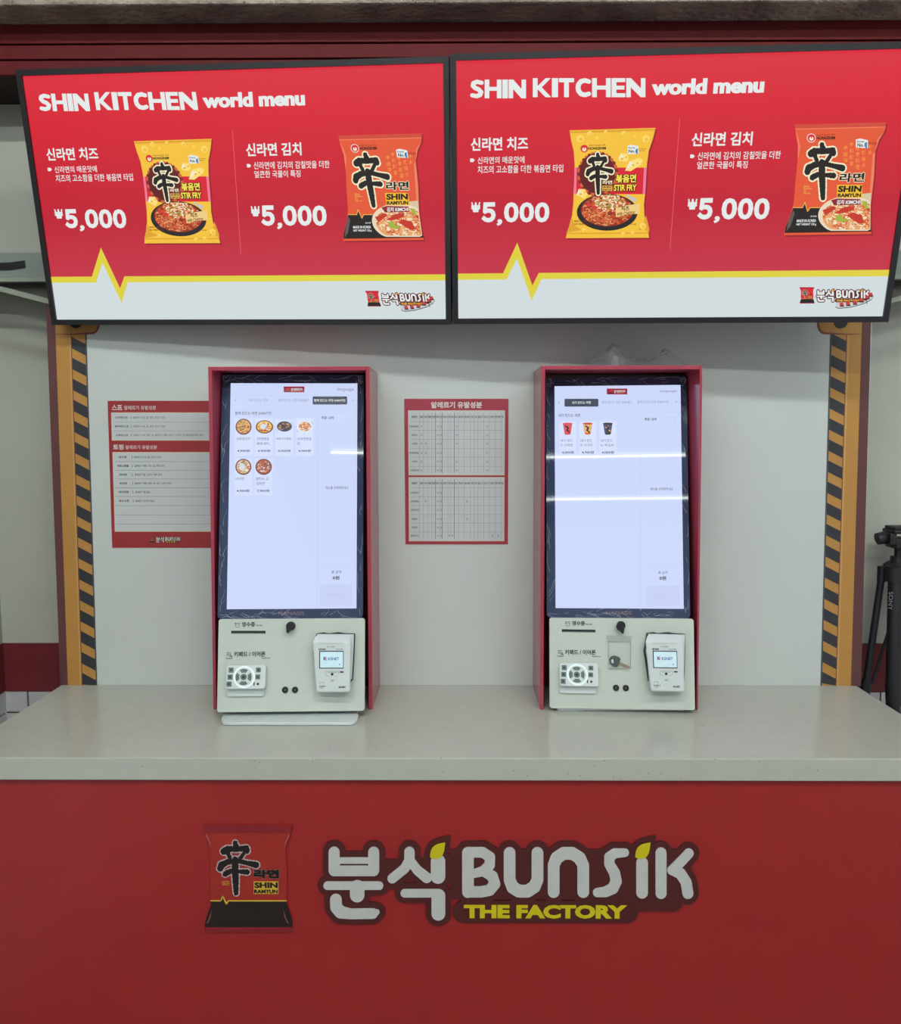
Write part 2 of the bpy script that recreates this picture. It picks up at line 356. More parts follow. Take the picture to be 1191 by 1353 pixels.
# ------------------------------------------------------------------ clean outlines of brushed and rounded shapes
import numpy as np
def outline(strokes, polys=(), step=1.5, pad=4, rough=0., seed=1):
    """union of thick polylines and polygons -> closed contours (marching squares on a distance field)"""
    xs = [p[0] for st in strokes for p in st]+[p[0] for P in polys for p in P]; ys = [p[1] for st in strokes for p in st]+[p[1] for P in polys for p in P]
    rm = max([p[2] for st in strokes for p in st]+[0])+pad
    X = np.arange(min(xs)-rm, max(xs)+rm, step); Y = np.arange(min(ys)-rm, max(ys)+rm, step); GX, GY = np.meshgrid(X, Y, indexing='ij')
    D = np.full(GX.shape, 1e3)
    for st in strokes:
        for (x0, y0, r0), (x1, y1, r1) in zip(st, st[1:]):
            dx, dy = x1-x0, y1-y0; L2 = dx*dx+dy*dy+1e-9; t = np.clip(((GX-x0)*dx+(GY-y0)*dy)/L2, 0, 1)
            D = np.minimum(D, np.hypot(GX-x0-t*dx, GY-y0-t*dy)-(r0+(r1-r0)*t))
    for P in polys:
        d = np.full(GX.shape, 1e6); ins = np.zeros(GX.shape, bool)
        for i in range(len(P)):
            x0, y0 = P[i-1]; x1, y1 = P[i]; dx, dy = x1-x0, y1-y0; L2 = dx*dx+dy*dy+1e-9; t = np.clip(((GX-x0)*dx+(GY-y0)*dy)/L2, 0, 1)
            d = np.minimum(d, np.hypot(GX-x0-t*dx, GY-y0-t*dy))
            c = (y0 > GY) != (y1 > GY); ins ^= c & (GX < (x1-x0)*(GY-y0)/((y1-y0) or 1e-9)+x0)
        D = np.minimum(D, np.where(ins, -d, d))
    if rough:
        rg = np.random.RandomState(seed); ph = rg.rand(6)*6.28
        D = D+rough*(np.sin(GX*.21+GY*.13+ph[0])+np.sin(GX*.37-GY*.29+ph[1])+.8*np.sin(GY*.53+GX*.11+ph[2])+.6*np.sin(GX*.7+ph[3]+GY*.2))*.5
    nx, ny = D.shape; A = D < 0; seg = {}
    code = A[:-1, :-1]*1+A[1:, :-1]*2+A[1:, 1:]*4+A[:-1, 1:]*8
    tab = {1: [(3, 0)], 2: [(0, 1)], 3: [(3, 1)], 4: [(1, 2)], 5: [(3, 2), (1, 0)], 6: [(0, 2)], 7: [(3, 2)], 8: [(2, 3)], 9: [(2, 0)], 10: [(0, 3), (2, 1)], 11: [(2, 1)], 12: [(1, 3)], 13: [(1, 0)], 14: [(0, 3)]}
    def ed(i, j, e): return ((i, j, 0), (i+1, j, 1), (i, j+1, 0), (i, j, 1))[e]
    for i, j in zip(*np.nonzero((code > 0) & (code < 15))):
        for a, c in tab[int(code[i, j])]: seg[ed(i, j, a)] = ed(i, j, c)
    def pos(k):
        i, j, d = k
        i2, j2 = (i+1, j) if d == 0 else (i, j+1); t = D[i, j]/(D[i, j]-D[i2, j2])
        return (X[i]+(X[i2]-X[i])*t, Y[j]+(Y[j2]-Y[j])*t)
    out = []
    while seg:
        k0 = next(iter(seg)); k = k0; c = []
        while k in seg: c.append(pos(k)); k = seg.pop(k)
        if len(c) > 8:                              # drop points that lie on a straight run
            q = [c[i] for i in range(len(c)) if abs((c[i][0]-c[i-1][0])*(c[(i+1) % len(c)][1]-c[i][1])-(c[i][1]-c[i-1][1])*(c[(i+1) % len(c)][0]-c[i][0])) > .006*step or i % 6 == 0]
            out.append([(float(x), float(y)) for x, y in q])
    return out
_oc = {}
def filled(b, key, args, M, n0, n1, m):
    """add the outline, holes respected; n1=None gives a flat print"""
    if key not in _oc: _oc[key] = outline(**args)
    cu = bpy.data.curves.new('o', 'CURVE'); cu.dimensions = '2D'; cu.fill_mode = 'BOTH'
    for c in _oc[key]:
        c = [M(*p) for p in c]; sp = cu.splines.new('POLY'); sp.points.add(len(c)-1)
        for i, (u, v) in enumerate(c): sp.points[i].co = (u*100, v*100, 0, 1)
        sp.use_cyclic_u = True
    if n1 is not None: cu.extrude = (n1-n0)/2*100
    o = bpy.data.objects.new('o', cu); COL.objects.link(o); bpy.context.view_layer.update()
    me = bpy.data.meshes.new_from_object(o.evaluated_get(bpy.context.evaluated_depsgraph_get()))
    nm = n0 if n1 is None else (n0+n1)/2
    b.raw([(v.co.x/100, -(nm+v.co.z/100), v.co.y/100) for v in me.vertices], [tuple(p.vertices) for p in me.polygons], m)
    bpy.data.objects.remove(o); bpy.data.curves.remove(cu); bpy.data.meshes.remove(me)

# ------------------------------------------------------------------ graphics shared by screens, posters and signs
def glyph_shin(b, M, ink, line, n, k=1.0, jit=.1, out=10, thick=None):
    """brushed character in the frame of the counter-front pack (x 312-690, y 340-825)"""
    st = [[(470, 352, 20), (478, 392, 30)],
          [(372, 428, 30), (400, 405, 27), (480, 408, 25), (568, 400, 26), (574, 424, 24)],
          [(402, 430, 19), (425, 490, 18)], [(548, 440, 17), (512, 492, 18)],
          [(338, 578, 26), (350, 546, 30), (405, 520, 26), (490, 510, 20), (580, 530, 21), (652, 546, 28)],
          [(384, 624, 25), (430, 600, 22), (505, 604, 18), (574, 608, 25)],
          [(470, 500, 28), (470, 600, 31), (475, 700, 27), (478, 792, 21)]]
    rg = 2.2 if jit > .06 else 1.2
    if line: filled(b, ('kl', out, rg), dict(strokes=[[(x, y, r+out) for x, y, r in s] for s in st], step=4, rough=rg*.7), M, n, None, line); n += .0003
    filled(b, ('k', rg), dict(strokes=st, step=3, rough=rg*1.6), M, n, None, ink)
def leaf(cx, cy, L, Wd, ang):
    P = []
    for i in range(17):
        t = i/16; P.append((t, Wd*math.sin(math.pi*t**.75)))
    for i in range(15, 0, -1):
        t = i/16; P.append((t, -Wd*.75*math.sin(math.pi*t**.9)))
    ca, sa = math.cos(ang), math.sin(ang)
    return [(cx+L*(x*ca-y*sa), cy+L*(x*sa+y*ca)) for x, y in P]
BUN = [[(93, 98, 16), (93, 150, 16)], [(208, 98, 16), (208, 150, 16)], [(93, 122, 9), (208, 122, 9)], [(93, 152, 15), (208, 152, 15)],
       [(74, 195, 12), (224, 195, 12)], [(160, 200, 21), (160, 222, 21)],
       [(98, 236, 17), (99, 258, 17), (112, 272, 18), (140, 277, 15), (205, 276, 15), (217, 272, 8)],
       [(312, 97, 15), (312, 122, 15), (298, 145, 14), (262, 174, 14)], [(314, 122, 13), (335, 150, 14), (362, 172, 15)],
       [(395, 125, 21), (395, 168, 21)], [(298, 217, 12), (390, 217, 12)], [(396, 225, 20), (396, 276, 20)],
       [(482, 100, 17), (482, 213, 17)], [(482, 98, 15), (525, 98, 15), (546, 112, 15), (545, 135, 15), (528, 152, 15), (500, 160, 12)],
       [(528, 152, 15), (553, 168, 16), (560, 190, 16), (545, 208, 16), (520, 213, 16), (482, 213, 16)],
       [(603, 100, 17), (603, 178, 17), (612, 200, 18), (630, 211, 18), (655, 211, 18), (675, 198, 18), (684, 178, 17), (684, 100, 17)],
       [(731, 213, 17), (731, 135, 17), (740, 114, 18), (760, 101, 18), (785, 101, 18), (806, 114, 18), (817, 135, 17), (817, 213, 17)],
       [(938, 99, 12), (908, 101, 14), (893, 112, 15), (893, 132, 15), (908, 158, 16), (913, 182, 16), (903, 203, 16), (882, 213, 15), (858, 215, 13)],
       [(988, 128, 17), (988, 215, 17)],
       [(1043, 100, 16), (1043, 217, 16)], [(1124, 101, 14), (1082, 145, 15)], [(1075, 150, 14), (1100, 160, 16), (1116, 185, 16), (1121, 217, 16)]]
LETTERS = [(0, 6), (6, 12), (12, 15), (15, 16), (16, 17), (17, 18), (18, 19), (19, 22)]
LEAVES = [leaf(372, 112, 62, .34, -.78), leaf(968, 112, 62, .34, -.78)]
def plate_args(g=17, step=3):
    P = []
    for L in LEAVES:
        cx, cy = sum(x for x, y in L)/len(L), sum(y for x, y in L)/len(L); P.append([(cx+(x-cx)*1.8, cy+(y-cy)*1.8) for x, y in L])
    return dict(strokes=[[(x, y, r+g) for x, y, r in s] for s in BUN]+[[(470, 272, 32), (945, 272, 32)], [(900, 245, 26), (1080, 245, 26)]], polys=P+[[(430, 90), (1110, 90), (1110, 235), (430, 235)], [(130, 120), (400, 120), (400, 180), (130, 180)]], step=step)
def bunsik(b, M, white, dark, yel, n0, th=0.0004, small=True):
    """flat print of the shop lettering"""
    filled(b, 'plate_s', plate_args(step=5), M, n0, None, dark)
    for P in LEAVES: b.flat(P, n0+th, yel, M)
    filled(b, 'bun_s', dict(strokes=BUN, step=4), M, n0+th, None, white)
    b.text('THE FACTORY', 470, 251, 945, 291, n0+th*1.2, yel, M, bold=.045, res=1)
def pack_sign_graphic(b, M, C, n, small=False):
    """front of the red and black noodle pack, in the frame of the counter-front sign"""
    e = .0003
    body = [(185, 200), (965, 200), (962, 262), (925, 350), (905, 430), (920, 560), (922, 700), (918, 850), (925, 900), (955, 980), (972, 1060), (972, 1128), (200, 1128), (205, 1060), (225, 985), (262, 890), (255, 700), (252, 560), (262, 430), (240, 350), (195, 262)]
    b.flat(body, n, C['red'], M)
    b.flat([(185, 202), (965, 202), (958, 268), (198, 268)], n+e, C['seal'], M)
    b.flat([(254, 862), (340, 862), (362, 815), (393, 893), (408, 866), (918, 864), (925, 900), (955, 980), (972, 1060), (972, 1092), (203, 1092), (205, 1060), (225, 985), (262, 890)], n+e, C['black'], M)
    b.flat([(203, 1092), (972, 1092), (972, 1128), (200, 1128)], n+e, C['seal'], M)
    b.stroke([(256, 860, 6), (345, 860, 6), (362, 815, 6), (393, 893, 6), (408, 860, 6), (917, 860, 6)], C['gold'], n+2*e, M=M, k=4)
    glyph_shin(b, M, C['ink'], C['line'], n+2*e, jit=.02 if small else .1)
    if not small:
        for dx, dy in ((-5, 0), (5, 0), (0, -5), (0, 5), (4, 4), (-4, 4), (4, -4), (-4, -4)):
            b.text('라면', 634+dx, 588+dy, 852+dx, 662+dy, n+2*e, C['line'], M, bold=.03)
    b.text('라면', 634, 588, 852, 662, n+4*e, C['ink'], M, bold=.022)
    b.flat(rect(632, 690, 848, 800), n+2*e, C['gold'], M)
    b.text('SHIN', 638, 697, 842, 747, n+4*e, C['ink'], M, bold=.05); b.text('RAMYUN', 636, 760, 842, 794, n+4*e, C['ink'], M, bold=.05)
    if not small:
        b.text('SUPER', 358, 686, 420, 698, n+3*e, C['gold'], M, bold=.01); b.text('SPICY', 358, 704, 422, 724, n+3*e, C['gold'], M, bold=.01)
        for side in (1, -1):                        # pale fold lines of the printed foil
            f = (lambda x, y: (x, y)) if side == 1 else (lambda x, y: (1157-x, y))
            for P in ([(212, 275), (225, 290), (250, 345), (258, 400), (243, 350), (218, 300)], [(218, 1060), (240, 1020), (262, 950), (268, 920), (255, 1000), (232, 1050)]):
                b.flat([f(*p) for p in P], n+3*e, C['fold'], M)

# ------------------------------------------------------------------ hanging menu monitors
SC = .535
def menu_plane(O, U, V):
    O = Vector(O); O = Vector((0, 0, EYE))+(O-Vector((0, 0, EYE)))*(SC/.573)
    return Plane(O, U, V)
PR = menu_plane((0.5096, 2.0598, 2.1589), (0.9979, -0.0651, -0.0059), (-0.0092, -0.2288, 0.9734))
PLm = menu_plane((-0.5357, 2.1506, 2.1692), (0.9957, -0.0917, -0.0132), (-0.006, -0.206, 0.9785))
mr = thing('menu_monitor', PR.M, 'right black-framed ceiling-hung menu screen, its corner beyond the picture edge', 'monitor', 'hanging menu monitors')
HW, HH, BZ = SC*16/18, SC/2, .0125
b = MB()
for p in (rect(-HW-BZ, HH, HW+BZ, HH+BZ), rect(-HW-BZ, -HH-BZ, HW+BZ, -HH), rect(-HW-BZ, -HH, -HW, HH), rect(HW, -HH, HW+BZ, HH)): b.prism(p, -.012, .006, M_bezel)
b.build('bezel', mr, bevel=.0015)
b = MB(); b.prism(rect(-HW-BZ*.9, -HH-BZ*.9, HW+BZ*.9, HH+BZ*.9), -.04, -.0125, M_bezel); b.build('rear_housing', mr, bevel=.004)
b = MB(); b.box((-.10, .0405, -.12), (.10, .052, .22), M_black); b.box((-.03, .052, .06), (.03, .085, .22), M_black); b.build('mount_bracket', mr)

def red_screen():                                   # displayed red; viewing-angle dimming put into the emission as a ramp by height
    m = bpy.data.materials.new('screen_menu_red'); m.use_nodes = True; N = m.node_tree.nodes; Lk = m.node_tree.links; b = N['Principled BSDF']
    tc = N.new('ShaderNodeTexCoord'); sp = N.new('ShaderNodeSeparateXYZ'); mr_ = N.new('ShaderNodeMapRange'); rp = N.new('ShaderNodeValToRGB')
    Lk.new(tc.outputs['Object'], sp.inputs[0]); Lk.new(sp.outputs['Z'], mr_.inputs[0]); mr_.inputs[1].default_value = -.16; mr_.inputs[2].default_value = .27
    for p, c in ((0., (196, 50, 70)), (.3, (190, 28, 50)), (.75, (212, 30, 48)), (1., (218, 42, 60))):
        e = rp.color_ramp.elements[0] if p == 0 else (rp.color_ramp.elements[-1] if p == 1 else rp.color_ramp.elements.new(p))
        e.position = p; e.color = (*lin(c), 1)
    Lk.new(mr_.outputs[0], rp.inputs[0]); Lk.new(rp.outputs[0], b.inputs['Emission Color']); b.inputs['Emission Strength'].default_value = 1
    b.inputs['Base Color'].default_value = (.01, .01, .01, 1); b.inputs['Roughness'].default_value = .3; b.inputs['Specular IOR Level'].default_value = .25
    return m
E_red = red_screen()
E_w = screen('white', (208, 218, 221)); E_wt = screen('text_white', (226, 232, 230)); E_y = screen('yellow', (221, 207, 62))
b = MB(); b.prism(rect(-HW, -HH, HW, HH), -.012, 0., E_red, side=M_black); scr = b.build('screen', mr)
Z3 = zoom(PR, 590, 60, 1104/310); Z4 = zoom(PR, 880, 60, 1107/311)
lv = [Z3(52, 1078), Z3(267, 1073), Z3(334, 928), Z3(405, 1130), Z3(435, 1073)]
lo = [Z3(52, 1103), Z3(283, 1101), Z3(332, 1003), Z3(402, 1200), Z3(448, 1100)]
vt, vb2 = Z4(500, 1060)[1], Z4(500, 1090)[1]
b = MB()
b.flat([(-HW, vb2), (lo[1][0], vb2), lo[2], lo[3], (lo[4][0], vb2), (HW, vb2), (HW, -HH), (-HW, -HH)], .0003, E_w)
b.build('white_band', scr)
b = MB(); b.flat([(-HW, vt), (lv[1][0], vt), lv[2], lv[3], (lv[4][0], vt), (HW, vt), (HW, vb2), (lo[4][0], vb2), lo[3], lo[2], (lo[1][0], vb2), (-HW, vb2)], .0006, E_y)
b.build('pulse_line', scr)
n = .0005
wide(scr, E_wt, 'SHIN', 112, 161, 375, 249, n, Z3, gap=.035); wide(scr, E_wt, 'KITCHEN', 407, 154, 937, 244, n, Z3, gap=.035)
u0, u1 = PR.uv(861, 124.3)[0], PR.uv(1011, 103)[0]; v0 = PR.uv(936, 124.3)[1]; v1 = PR.uv(936, 103.2)[1]
b = MB(); b.text('world menu', u0-.0004, v1, u1-.0012, v0, n, E_wt, None, bold=.038, shear=.0); b.text('world menu', u0+.0004, v1, u1-.0004, v0, n+.0001, E_wt, None, bold=.038, shear=.0); b.text('world menu', u0+.0012, v1, u1+.0004, v0, n+.0002, E_wt, None, bold=.038, shear=.0); b.build('lettering', scr, fix=False)
line(scr, E_wt, '신라면 치즈', 115, 432, 385, 495, n, Z3, bold=.028)
line(scr, E_wt, '신라면의 매운맛에', 147, 523, 368, 556, n, Z3, bold=.012)
line(scr, E_wt, '치즈의 고소함을 더한 볶음면 타입', 147, 563, 550, 600, n, Z3, bold=.012)
line(scr, E_wt, '₩', 117, 738, 160, 785, n, Z3, bold=.03); wide(scr, E_wt, '5,000', 165, 738, 485, 833, n, Z3, bold=.055, name='price')
line(scr, E_wt, '신라면 김치', 122, 408, 408, 473, n, Z4, bold=.028)
line(scr, E_wt, '신라면에 김치의 감칠맛을 더한', 150, 499, 541, 536, n, Z4, bold=.012)
line(scr, E_wt, '얼큰한 국물이 특징', 147, 545, 385, 580, n, Z4, bold=.012)
line(scr, E_wt, '₩', 103, 722, 148, 772, n, Z4, bold=.03); wide(scr, E_wt, '5,000', 150, 718, 488, 819, n, Z4, bold=.055, name='price')
for Z, x, y in ((Z3, 112, 532), (Z4, 115, 513)): b = MB(); b.flat([(x, y), (x+14, y), (x+22, y+8), (x+14, y+17), (x, y+17)], n, E_wt, Z); b.build('bullet_mark', scr, fix=False)
b = MB(); b.flat([Z3(1098, 342), Z3(1100, 342), (Z3(1053.5, 960)), Z3(1051.5, 960)], .0004, screen('divider', (226, 110, 126))); b.build('divider_line', scr)
def blob(b, cx, cy, rx, ry, cnt, lw, cols, n, M, ln=.5):       # loose noodle strands inside an ellipse
    for i in range(cnt):
        a = R_.uniform(0, 6.28); q = math.sqrt(R_.random()); x = cx+rx*q*math.cos(a); y = cy+ry*q*math.sin(a)
        t = R_.uniform(0, 6.28); L = min(rx, ry)*R_.uniform(.12, .32)*ln; P = []
        for k in range(4):
            P.append((x+L*math.cos(t+k*.8)*k*.5, y+L*.6*math.sin(t+k*.8)*k*.5, lw))
        P = [(px, py, r) for px, py, r in P if ((px-cx)/rx)**2+((py-cy)/ry)**2 < 1.02]
        if len(P) > 1: b.stroke(P, R_.choice(cols), n+i*.0000012, M=M, k=2)
def fz(z, m): return m(*z)
# --- cheese pack picture
EY = screen('pack_yellow', (243, 192, 56)); EY2 = screen('pack_yellow_light', (250, 216, 110)); EY3 = screen('pack_yellow_shade', (222, 162, 40)); ER = screen('pack_red', (214, 30, 50))
EM = screen('pack_maroon', (98, 22, 26)); EK = screen('pack_black', (30, 22, 22)); EO = screen('chili_orange', (205, 72, 34)); EC = screen('cheese_cream', (240, 232, 196)); EN = screen('noodle_orange', (206, 96, 52)); EN2 = screen('noodle_pale', (228, 160, 104)); EN3 = screen('noodle_dark', (150, 44, 26)); ET = screen('bowl_black', (34, 32, 34)); EBR = screen('brown_text', (120, 40, 30)); ESH = screen('shade_red', (150, 24, 40)); EG = screen('herb_green', (150, 160, 70)); EOR = screen('pack_orange', (226, 86, 50)); EOR2 = screen('pack_orange_light', (238, 126, 92)); EGD = screen('gold', (232, 186, 80)); EBL = screen('badge_blue', (60, 130, 200)); ERB = screen('soup_red', (196, 52, 36))
b = MB(); n = .0006
out3 = [(580, 400), (985, 388), (972, 440), (953, 495), (944, 560), (940, 650), (930, 750), (932, 800), (944, 850), (955, 905), (562, 907), (575, 860), (592, 800), (598, 740), (600, 650), (604, 560), (600, 500), (588, 450)]
b.flat([(x+7, y+7) for x, y in out3], n-.0003, ESH, Z3); b.flat(out3, n, EY, Z3)
b.flat([(603, 575), (943, 575), (941, 640), (936, 700), (600, 700), (600, 650)], n+.0002, ER, Z3)
b.flat([(603, 575), (614, 575), (611, 700), (600, 700)], n+.0003, screen('fold_pink', (236, 120, 150)), Z3); b.flat([(930, 575), (943, 575), (936, 700), (924, 700)], n+.0003, MATS['screen_fold_pink'], Z3)
b.flat([(581, 404), (984, 392), (982, 402), (583, 414)], n+.0002, EY3, Z3); b.flat([(566, 882), (952, 880), (953, 885), (565, 888)], n+.0002, EY3, Z3)
b.flat([(940, 800), (955, 862), (953, 880), (930, 862), (900, 872), (925, 840)], n+.0002, EY3, Z3); b.flat([(592, 812), (572, 866), (566, 882), (640, 868), (605, 850)], n+.0002, EY3, Z3)
for x, y, r in ((630, 440, 17), (675, 414, 11), (835, 414, 11), (940, 440, 17), (710, 436, 7), (925, 850, 15), (648, 870, 9), (832, 887, 9), (877, 882, 9), (750, 406, 7), (888, 428, 6)):
    b.flat(circ(x, y, r, 14), n+.0003, EY2, Z3); b.flat(circ(x+2, y+3, r*.6, 12), n+.0004, EY, Z3)
b.flat(circ(713, 606, 93, 30, ry=104), n+.0004, EO, Z3)
for i in range(34):
    a = i*2*math.pi/34; b.flat(circ(713+89*math.cos(a), 606+99*math.sin(a), 9, 8), n+.0005, EBR if i % 2 else EN, Z3)
b.flat(circ(710, 602, 84, 30, ry=95), n+.0006, EM, Z3)
b.flat(circ(757, 785, 143, 36, ry=87), n+.0008, ET, Z3); b.flat(circ(757, 776, 124, 32, ry=76), n+.001, EN3, Z3)
b.flat([(845, 700), (895, 722), (888, 740), (850, 712)], n+.001, screen('bowl_shine', (190, 190, 200)), Z3)
blob(b, 757, 776, 120, 72, 420, 2.0, [EN, EN2, EN, EO, EN3], n+.0011, Z3, .8)
blob(b, 770, 742, 74, 40, 150, 2.6, [EC, EC, EN2, EG], n+.0018, Z3, .5)
for x, y in ((700, 765), (668, 752), (820, 780)): b.flat([(x-14, y), (x, y-12), (x+15, y-3), (x+4, y+9)], n+.0022, screen('chili_red', (216, 52, 48)), Z3)
for P in ([(840, 590), (862, 545), (905, 530), (925, 540), (918, 560), (868, 592)], [(808, 535), (822, 508), (850, 510), (858, 535), (848, 548), (815, 545)], [(612, 705), (622, 676), (652, 676), (664, 700), (650, 722)]):
    b.flat(P, n+.0022, screen('cheese', (248, 220, 120)), Z3); cx = sum(p[0] for p in P)/len(P); cy = sum(p[1] for p in P)/len(P)
    b.flat(circ(cx-8, cy+4, 5, 8), n+.0024, EY3, Z3); b.flat(circ(cx+12, cy-4, 4, 8), n+.0024, EY3, Z3); b.flat([P[0], P[1], (cx, cy-4)], n+.0023, EC, Z3)
kx = (790-655)/(690-312); ky = (708-508)/(825-340)
def K3(x, y): return Z3(655+(x-312)*kx, 508+(y-340)*ky)
glyph_shin(b, K3, EK, EC, n+.0026, jit=.05, out=16)
for t, q in (('볶음면', (797, 607, 892, 646)), ('STIR FRY', (788, 655, 894, 685))):
    for dx, dy in ((-3, 0), (3, 0), (0, -3), (0, 4), (3, 3)): b.text(t, q[0]+dx, q[1]+dy, q[2]+dx, q[3]+dy, n+.0026, EK, Z3, bold=.04)
    b.text(t, *q, n+.003, EGD if False else screen('title_yellow', (250, 232, 80)), Z3, bold=.03)
b.text('라면', 735, 636, 780, 654, n+.003, EC, Z3, bold=.03); b.flat(rect(733, 660, 779, 685), n+.0028, EGD, Z3); b.text('SHIN', 736, 662, 776, 672, n+.003, EK, Z3, bold=.03); b.text('RAMYUN', 736, 675, 776, 683, n+.003, EK, Z3, bold=.03)
b.text('NONGSHIM', 668, 478, 751, 491, n+.001, EK, Z3, bold=.045); b.text('농심의 맛있는 약속', 670, 466, 750, 474, n+.001, EBR, Z3, res=1)
b.flat(circ(649, 486, 18, 20), n+.001, ER, Z3); b.flat(circ(649, 489, 10, 14), n+.0012, EC, Z3); b.flat([(643, 470), (655, 470), (649, 492)], n+.0013, ER, Z3)
b.flat([(853, 472), (866, 468), (903, 474), (905, 510), (853, 512)], n+.001, E_wt, Z3); b.text('Korea', 858, 477, 888, 486, n+.0012, EK, Z3); b.text('No.1', 858, 491, 893, 505, n+.0012, EK, Z3, bold=.03); b.flat(rect(893, 486, 901, 510), n+.0013, EBL, Z3)
b.text('한국 대표 라면', 906, 484, 940, 490, n+.001, EBR, Z3, res=1); b.text('매운맛', 908, 493, 934, 499, n+.001, EBR, Z3, res=1)
b.flat([(796, 768), (850, 752), (912, 744), (908, 792), (850, 796), (798, 808)], n+.0026, screen('tag_cream', (236, 204, 130)), Z3); b.text('치즈', 822, 756, 860, 778, n+.003, EK, Z3, bold=.03); b.text('with CHEESE', 802, 782, 886, 800, n+.003, EBR, Z3, bold=.02)
b.text('MADE IN KOREA', 602, 822, 668, 831, n+.001, EBR, Z3, bold=.02); b.text('NET WEIGHT 136 g', 602, 836, 672, 847, n+.0026, EBR, Z3, bold=.03); b.text('조리예', 868, 838, 892, 846, n+.001, EBR, Z3)
b.build('cheese_noodle_pack_picture', scr, fix=False)
# --- kimchi pack picture
b = MB()
out4 = [(608, 372), (1037, 362), (1030, 400), (1000, 450), (985, 500), (979, 620), (965, 740), (962, 830), (967, 887), (555, 893), (560, 860), (585, 800), (602, 740), (610, 640), (620, 540), (622, 470), (612, 430)]
b.flat([(x+7, y+7) for x, y in out4], n-.0003, ESH, Z4); b.flat(out4, n, EOR, Z4)
b.flat([(610, 372), (1036, 362), (1034, 382), (609, 392)], n+.0002, screen('seal_orange', (206, 72, 52)), Z4); b.flat([(609, 392), (1034, 382), (1033, 386), (609, 396)], n+.0003, EOR2, Z4)
b.flat([(612, 400), (625, 440), (633, 480), (620, 540), (622, 470)], n+.0002, EOR2, Z4); b.flat([(1028, 405), (1003, 445), (985, 500), (996, 440)], n+.0002, EOR2, Z4); b.flat([(985, 500), (979, 620), (965, 740), (955, 740), (965, 620), (974, 510)], n+.0002, EOR2, Z4)
b.flat([(600, 763), (643, 763), (654, 738), (667, 781), (679, 763), (962, 763), (962, 830), (966, 876), (558, 882), (562, 858), (586, 800)], n+.0003, EK, Z4)
b.stroke([(600, 763, 1.8), (643, 763, 1.8), (654, 738, 1.8), (667, 781, 1.8), (679, 763, 1.8), (730, 763, 1.8)], EGD, n+.0005, M=Z4, k=2)
b.flat([(578, 820), (600, 775), (606, 790), (586, 850), (566, 876)], n+.0005, screen('fold_grey', (96, 84, 84)), Z4)
def clip(P, xm=962, ym=872): return [(min(x, xm), min(y, ym)) for x, y in P]
b.flat([(900, 700), (966, 694), (962, 760), (900, 760)], n+.0005, screen('table_cream', (214, 196, 160)), Z4)
b.flat(clip(circ(862, 800, 146, 40, ry=92)), n+.0006, screen('bowl_cream', (232, 214, 186)), Z4); b.flat(clip(circ(868, 806, 132, 40, ry=80), 960, 866), n+.0008, EN2, Z4)
def Z4c(x, y): return Z4(min(x, 960), min(y, 866))
blob(b, 868, 800, 128, 72, 420, 2.2, [EC, EN2, EN2, EO, EN, EC], n+.001, Z4c, .8)
for P in ([(790, 790), (840, 760), (890, 755), (880, 775), (830, 790)], [(850, 800), (880, 785), (920, 800), (935, 835), (905, 838)], [(735, 775), (790, 755), (800, 768), (750, 800)], [(930, 760), (958, 765), (958, 785)]): b.flat(P, n+.0018, ERB, Z4)
for P in ([(800, 800), (825, 795), (835, 815), (870, 820), (830, 832), (795, 822)], [(918, 730), (945, 735), (950, 770), (935, 765)]): b.flat(P, n+.002, screen('leaf_green', (160, 176, 60)), Z4)
kx4 = (848-650)/(690-312); ky4 = (736-460)/(825-340)
def K4(x, y): return Z4(650+(x-312)*kx4, 460+(y-340)*ky4)
for cx_, s_ in ((845, '辛曲麴品'), (873, '辛料麵食'), (902, '香辛料理'), (931, '麵辣味水'), (961, '辛火')):
    for i_, ch in enumerate(s_): b.text(ch, cx_-9, 455+i_*30+(cx_ % 3)*8, cx_+9, 477+i_*30+(cx_ % 3)*8, n+.0004, screen('faint_gold', (236, 146, 62)), Z4, res=1, bold=.01)
glyph_shin(b, K4, EK, EC, n+.0022, jit=.05, out=13)
for dx, dy in ((-3, 0), (3, 0), (0, -3), (0, 3)): b.text('라면', 815+dx, 600+dy, 932+dx, 643+dy, n+.0022, EC, Z4, bold=.03)
b.text('라면', 815, 600, 932, 643, n+.0026, EK, Z4, bold=.035)
b.flat(rect(804, 656, 922, 717), n+.0021, screen('title_gold', (238, 186, 40)), Z4); b.text('SHIN', 809, 660, 919, 690, n+.0026, EK, Z4, bold=.05); b.text('RAMYUN', 807, 696, 916, 714, n+.0026, EK, Z4, bold=.05)
b.flat([(775, 728), (805, 720), (914, 723), (914, 750), (790, 752)], n+.0021, screen('ribbon', (140, 30, 40)), Z4); b.text('김치 KIMCHI', 802, 726, 911, 748, n+.0026, E_wt, Z4, bold=.035)
b.text('MADE IN KOREA', 616, 818, 707, 831, n+.0006, E_wt, Z4, bold=.03); b.text('NET WEIGHT 120 g', 614, 836, 707, 849, n+.0006, E_wt, Z4, bold=.03); b.text('조리예', 680, 800, 708, 808, n+.0006, E_wt, Z4)
for i_, t in enumerate(('Shin', 'Ramyun', 'So', 'Spicy')): b.text(t, 648, 658+i_*11, 650+len(t)*6, 667+i_*11, n+.0006, EGD, Z4, res=1)
b.flat(circ(684, 436, 21, 20), n+.001, E_wt, Z4); b.flat(circ(684, 436, 18, 20), n+.0012, ER, Z4); b.flat(circ(684, 439, 10, 14), n+.0014, EC, Z4); b.flat([(678, 420), (690, 420), (684, 442)], n+.0015, ER, Z4)
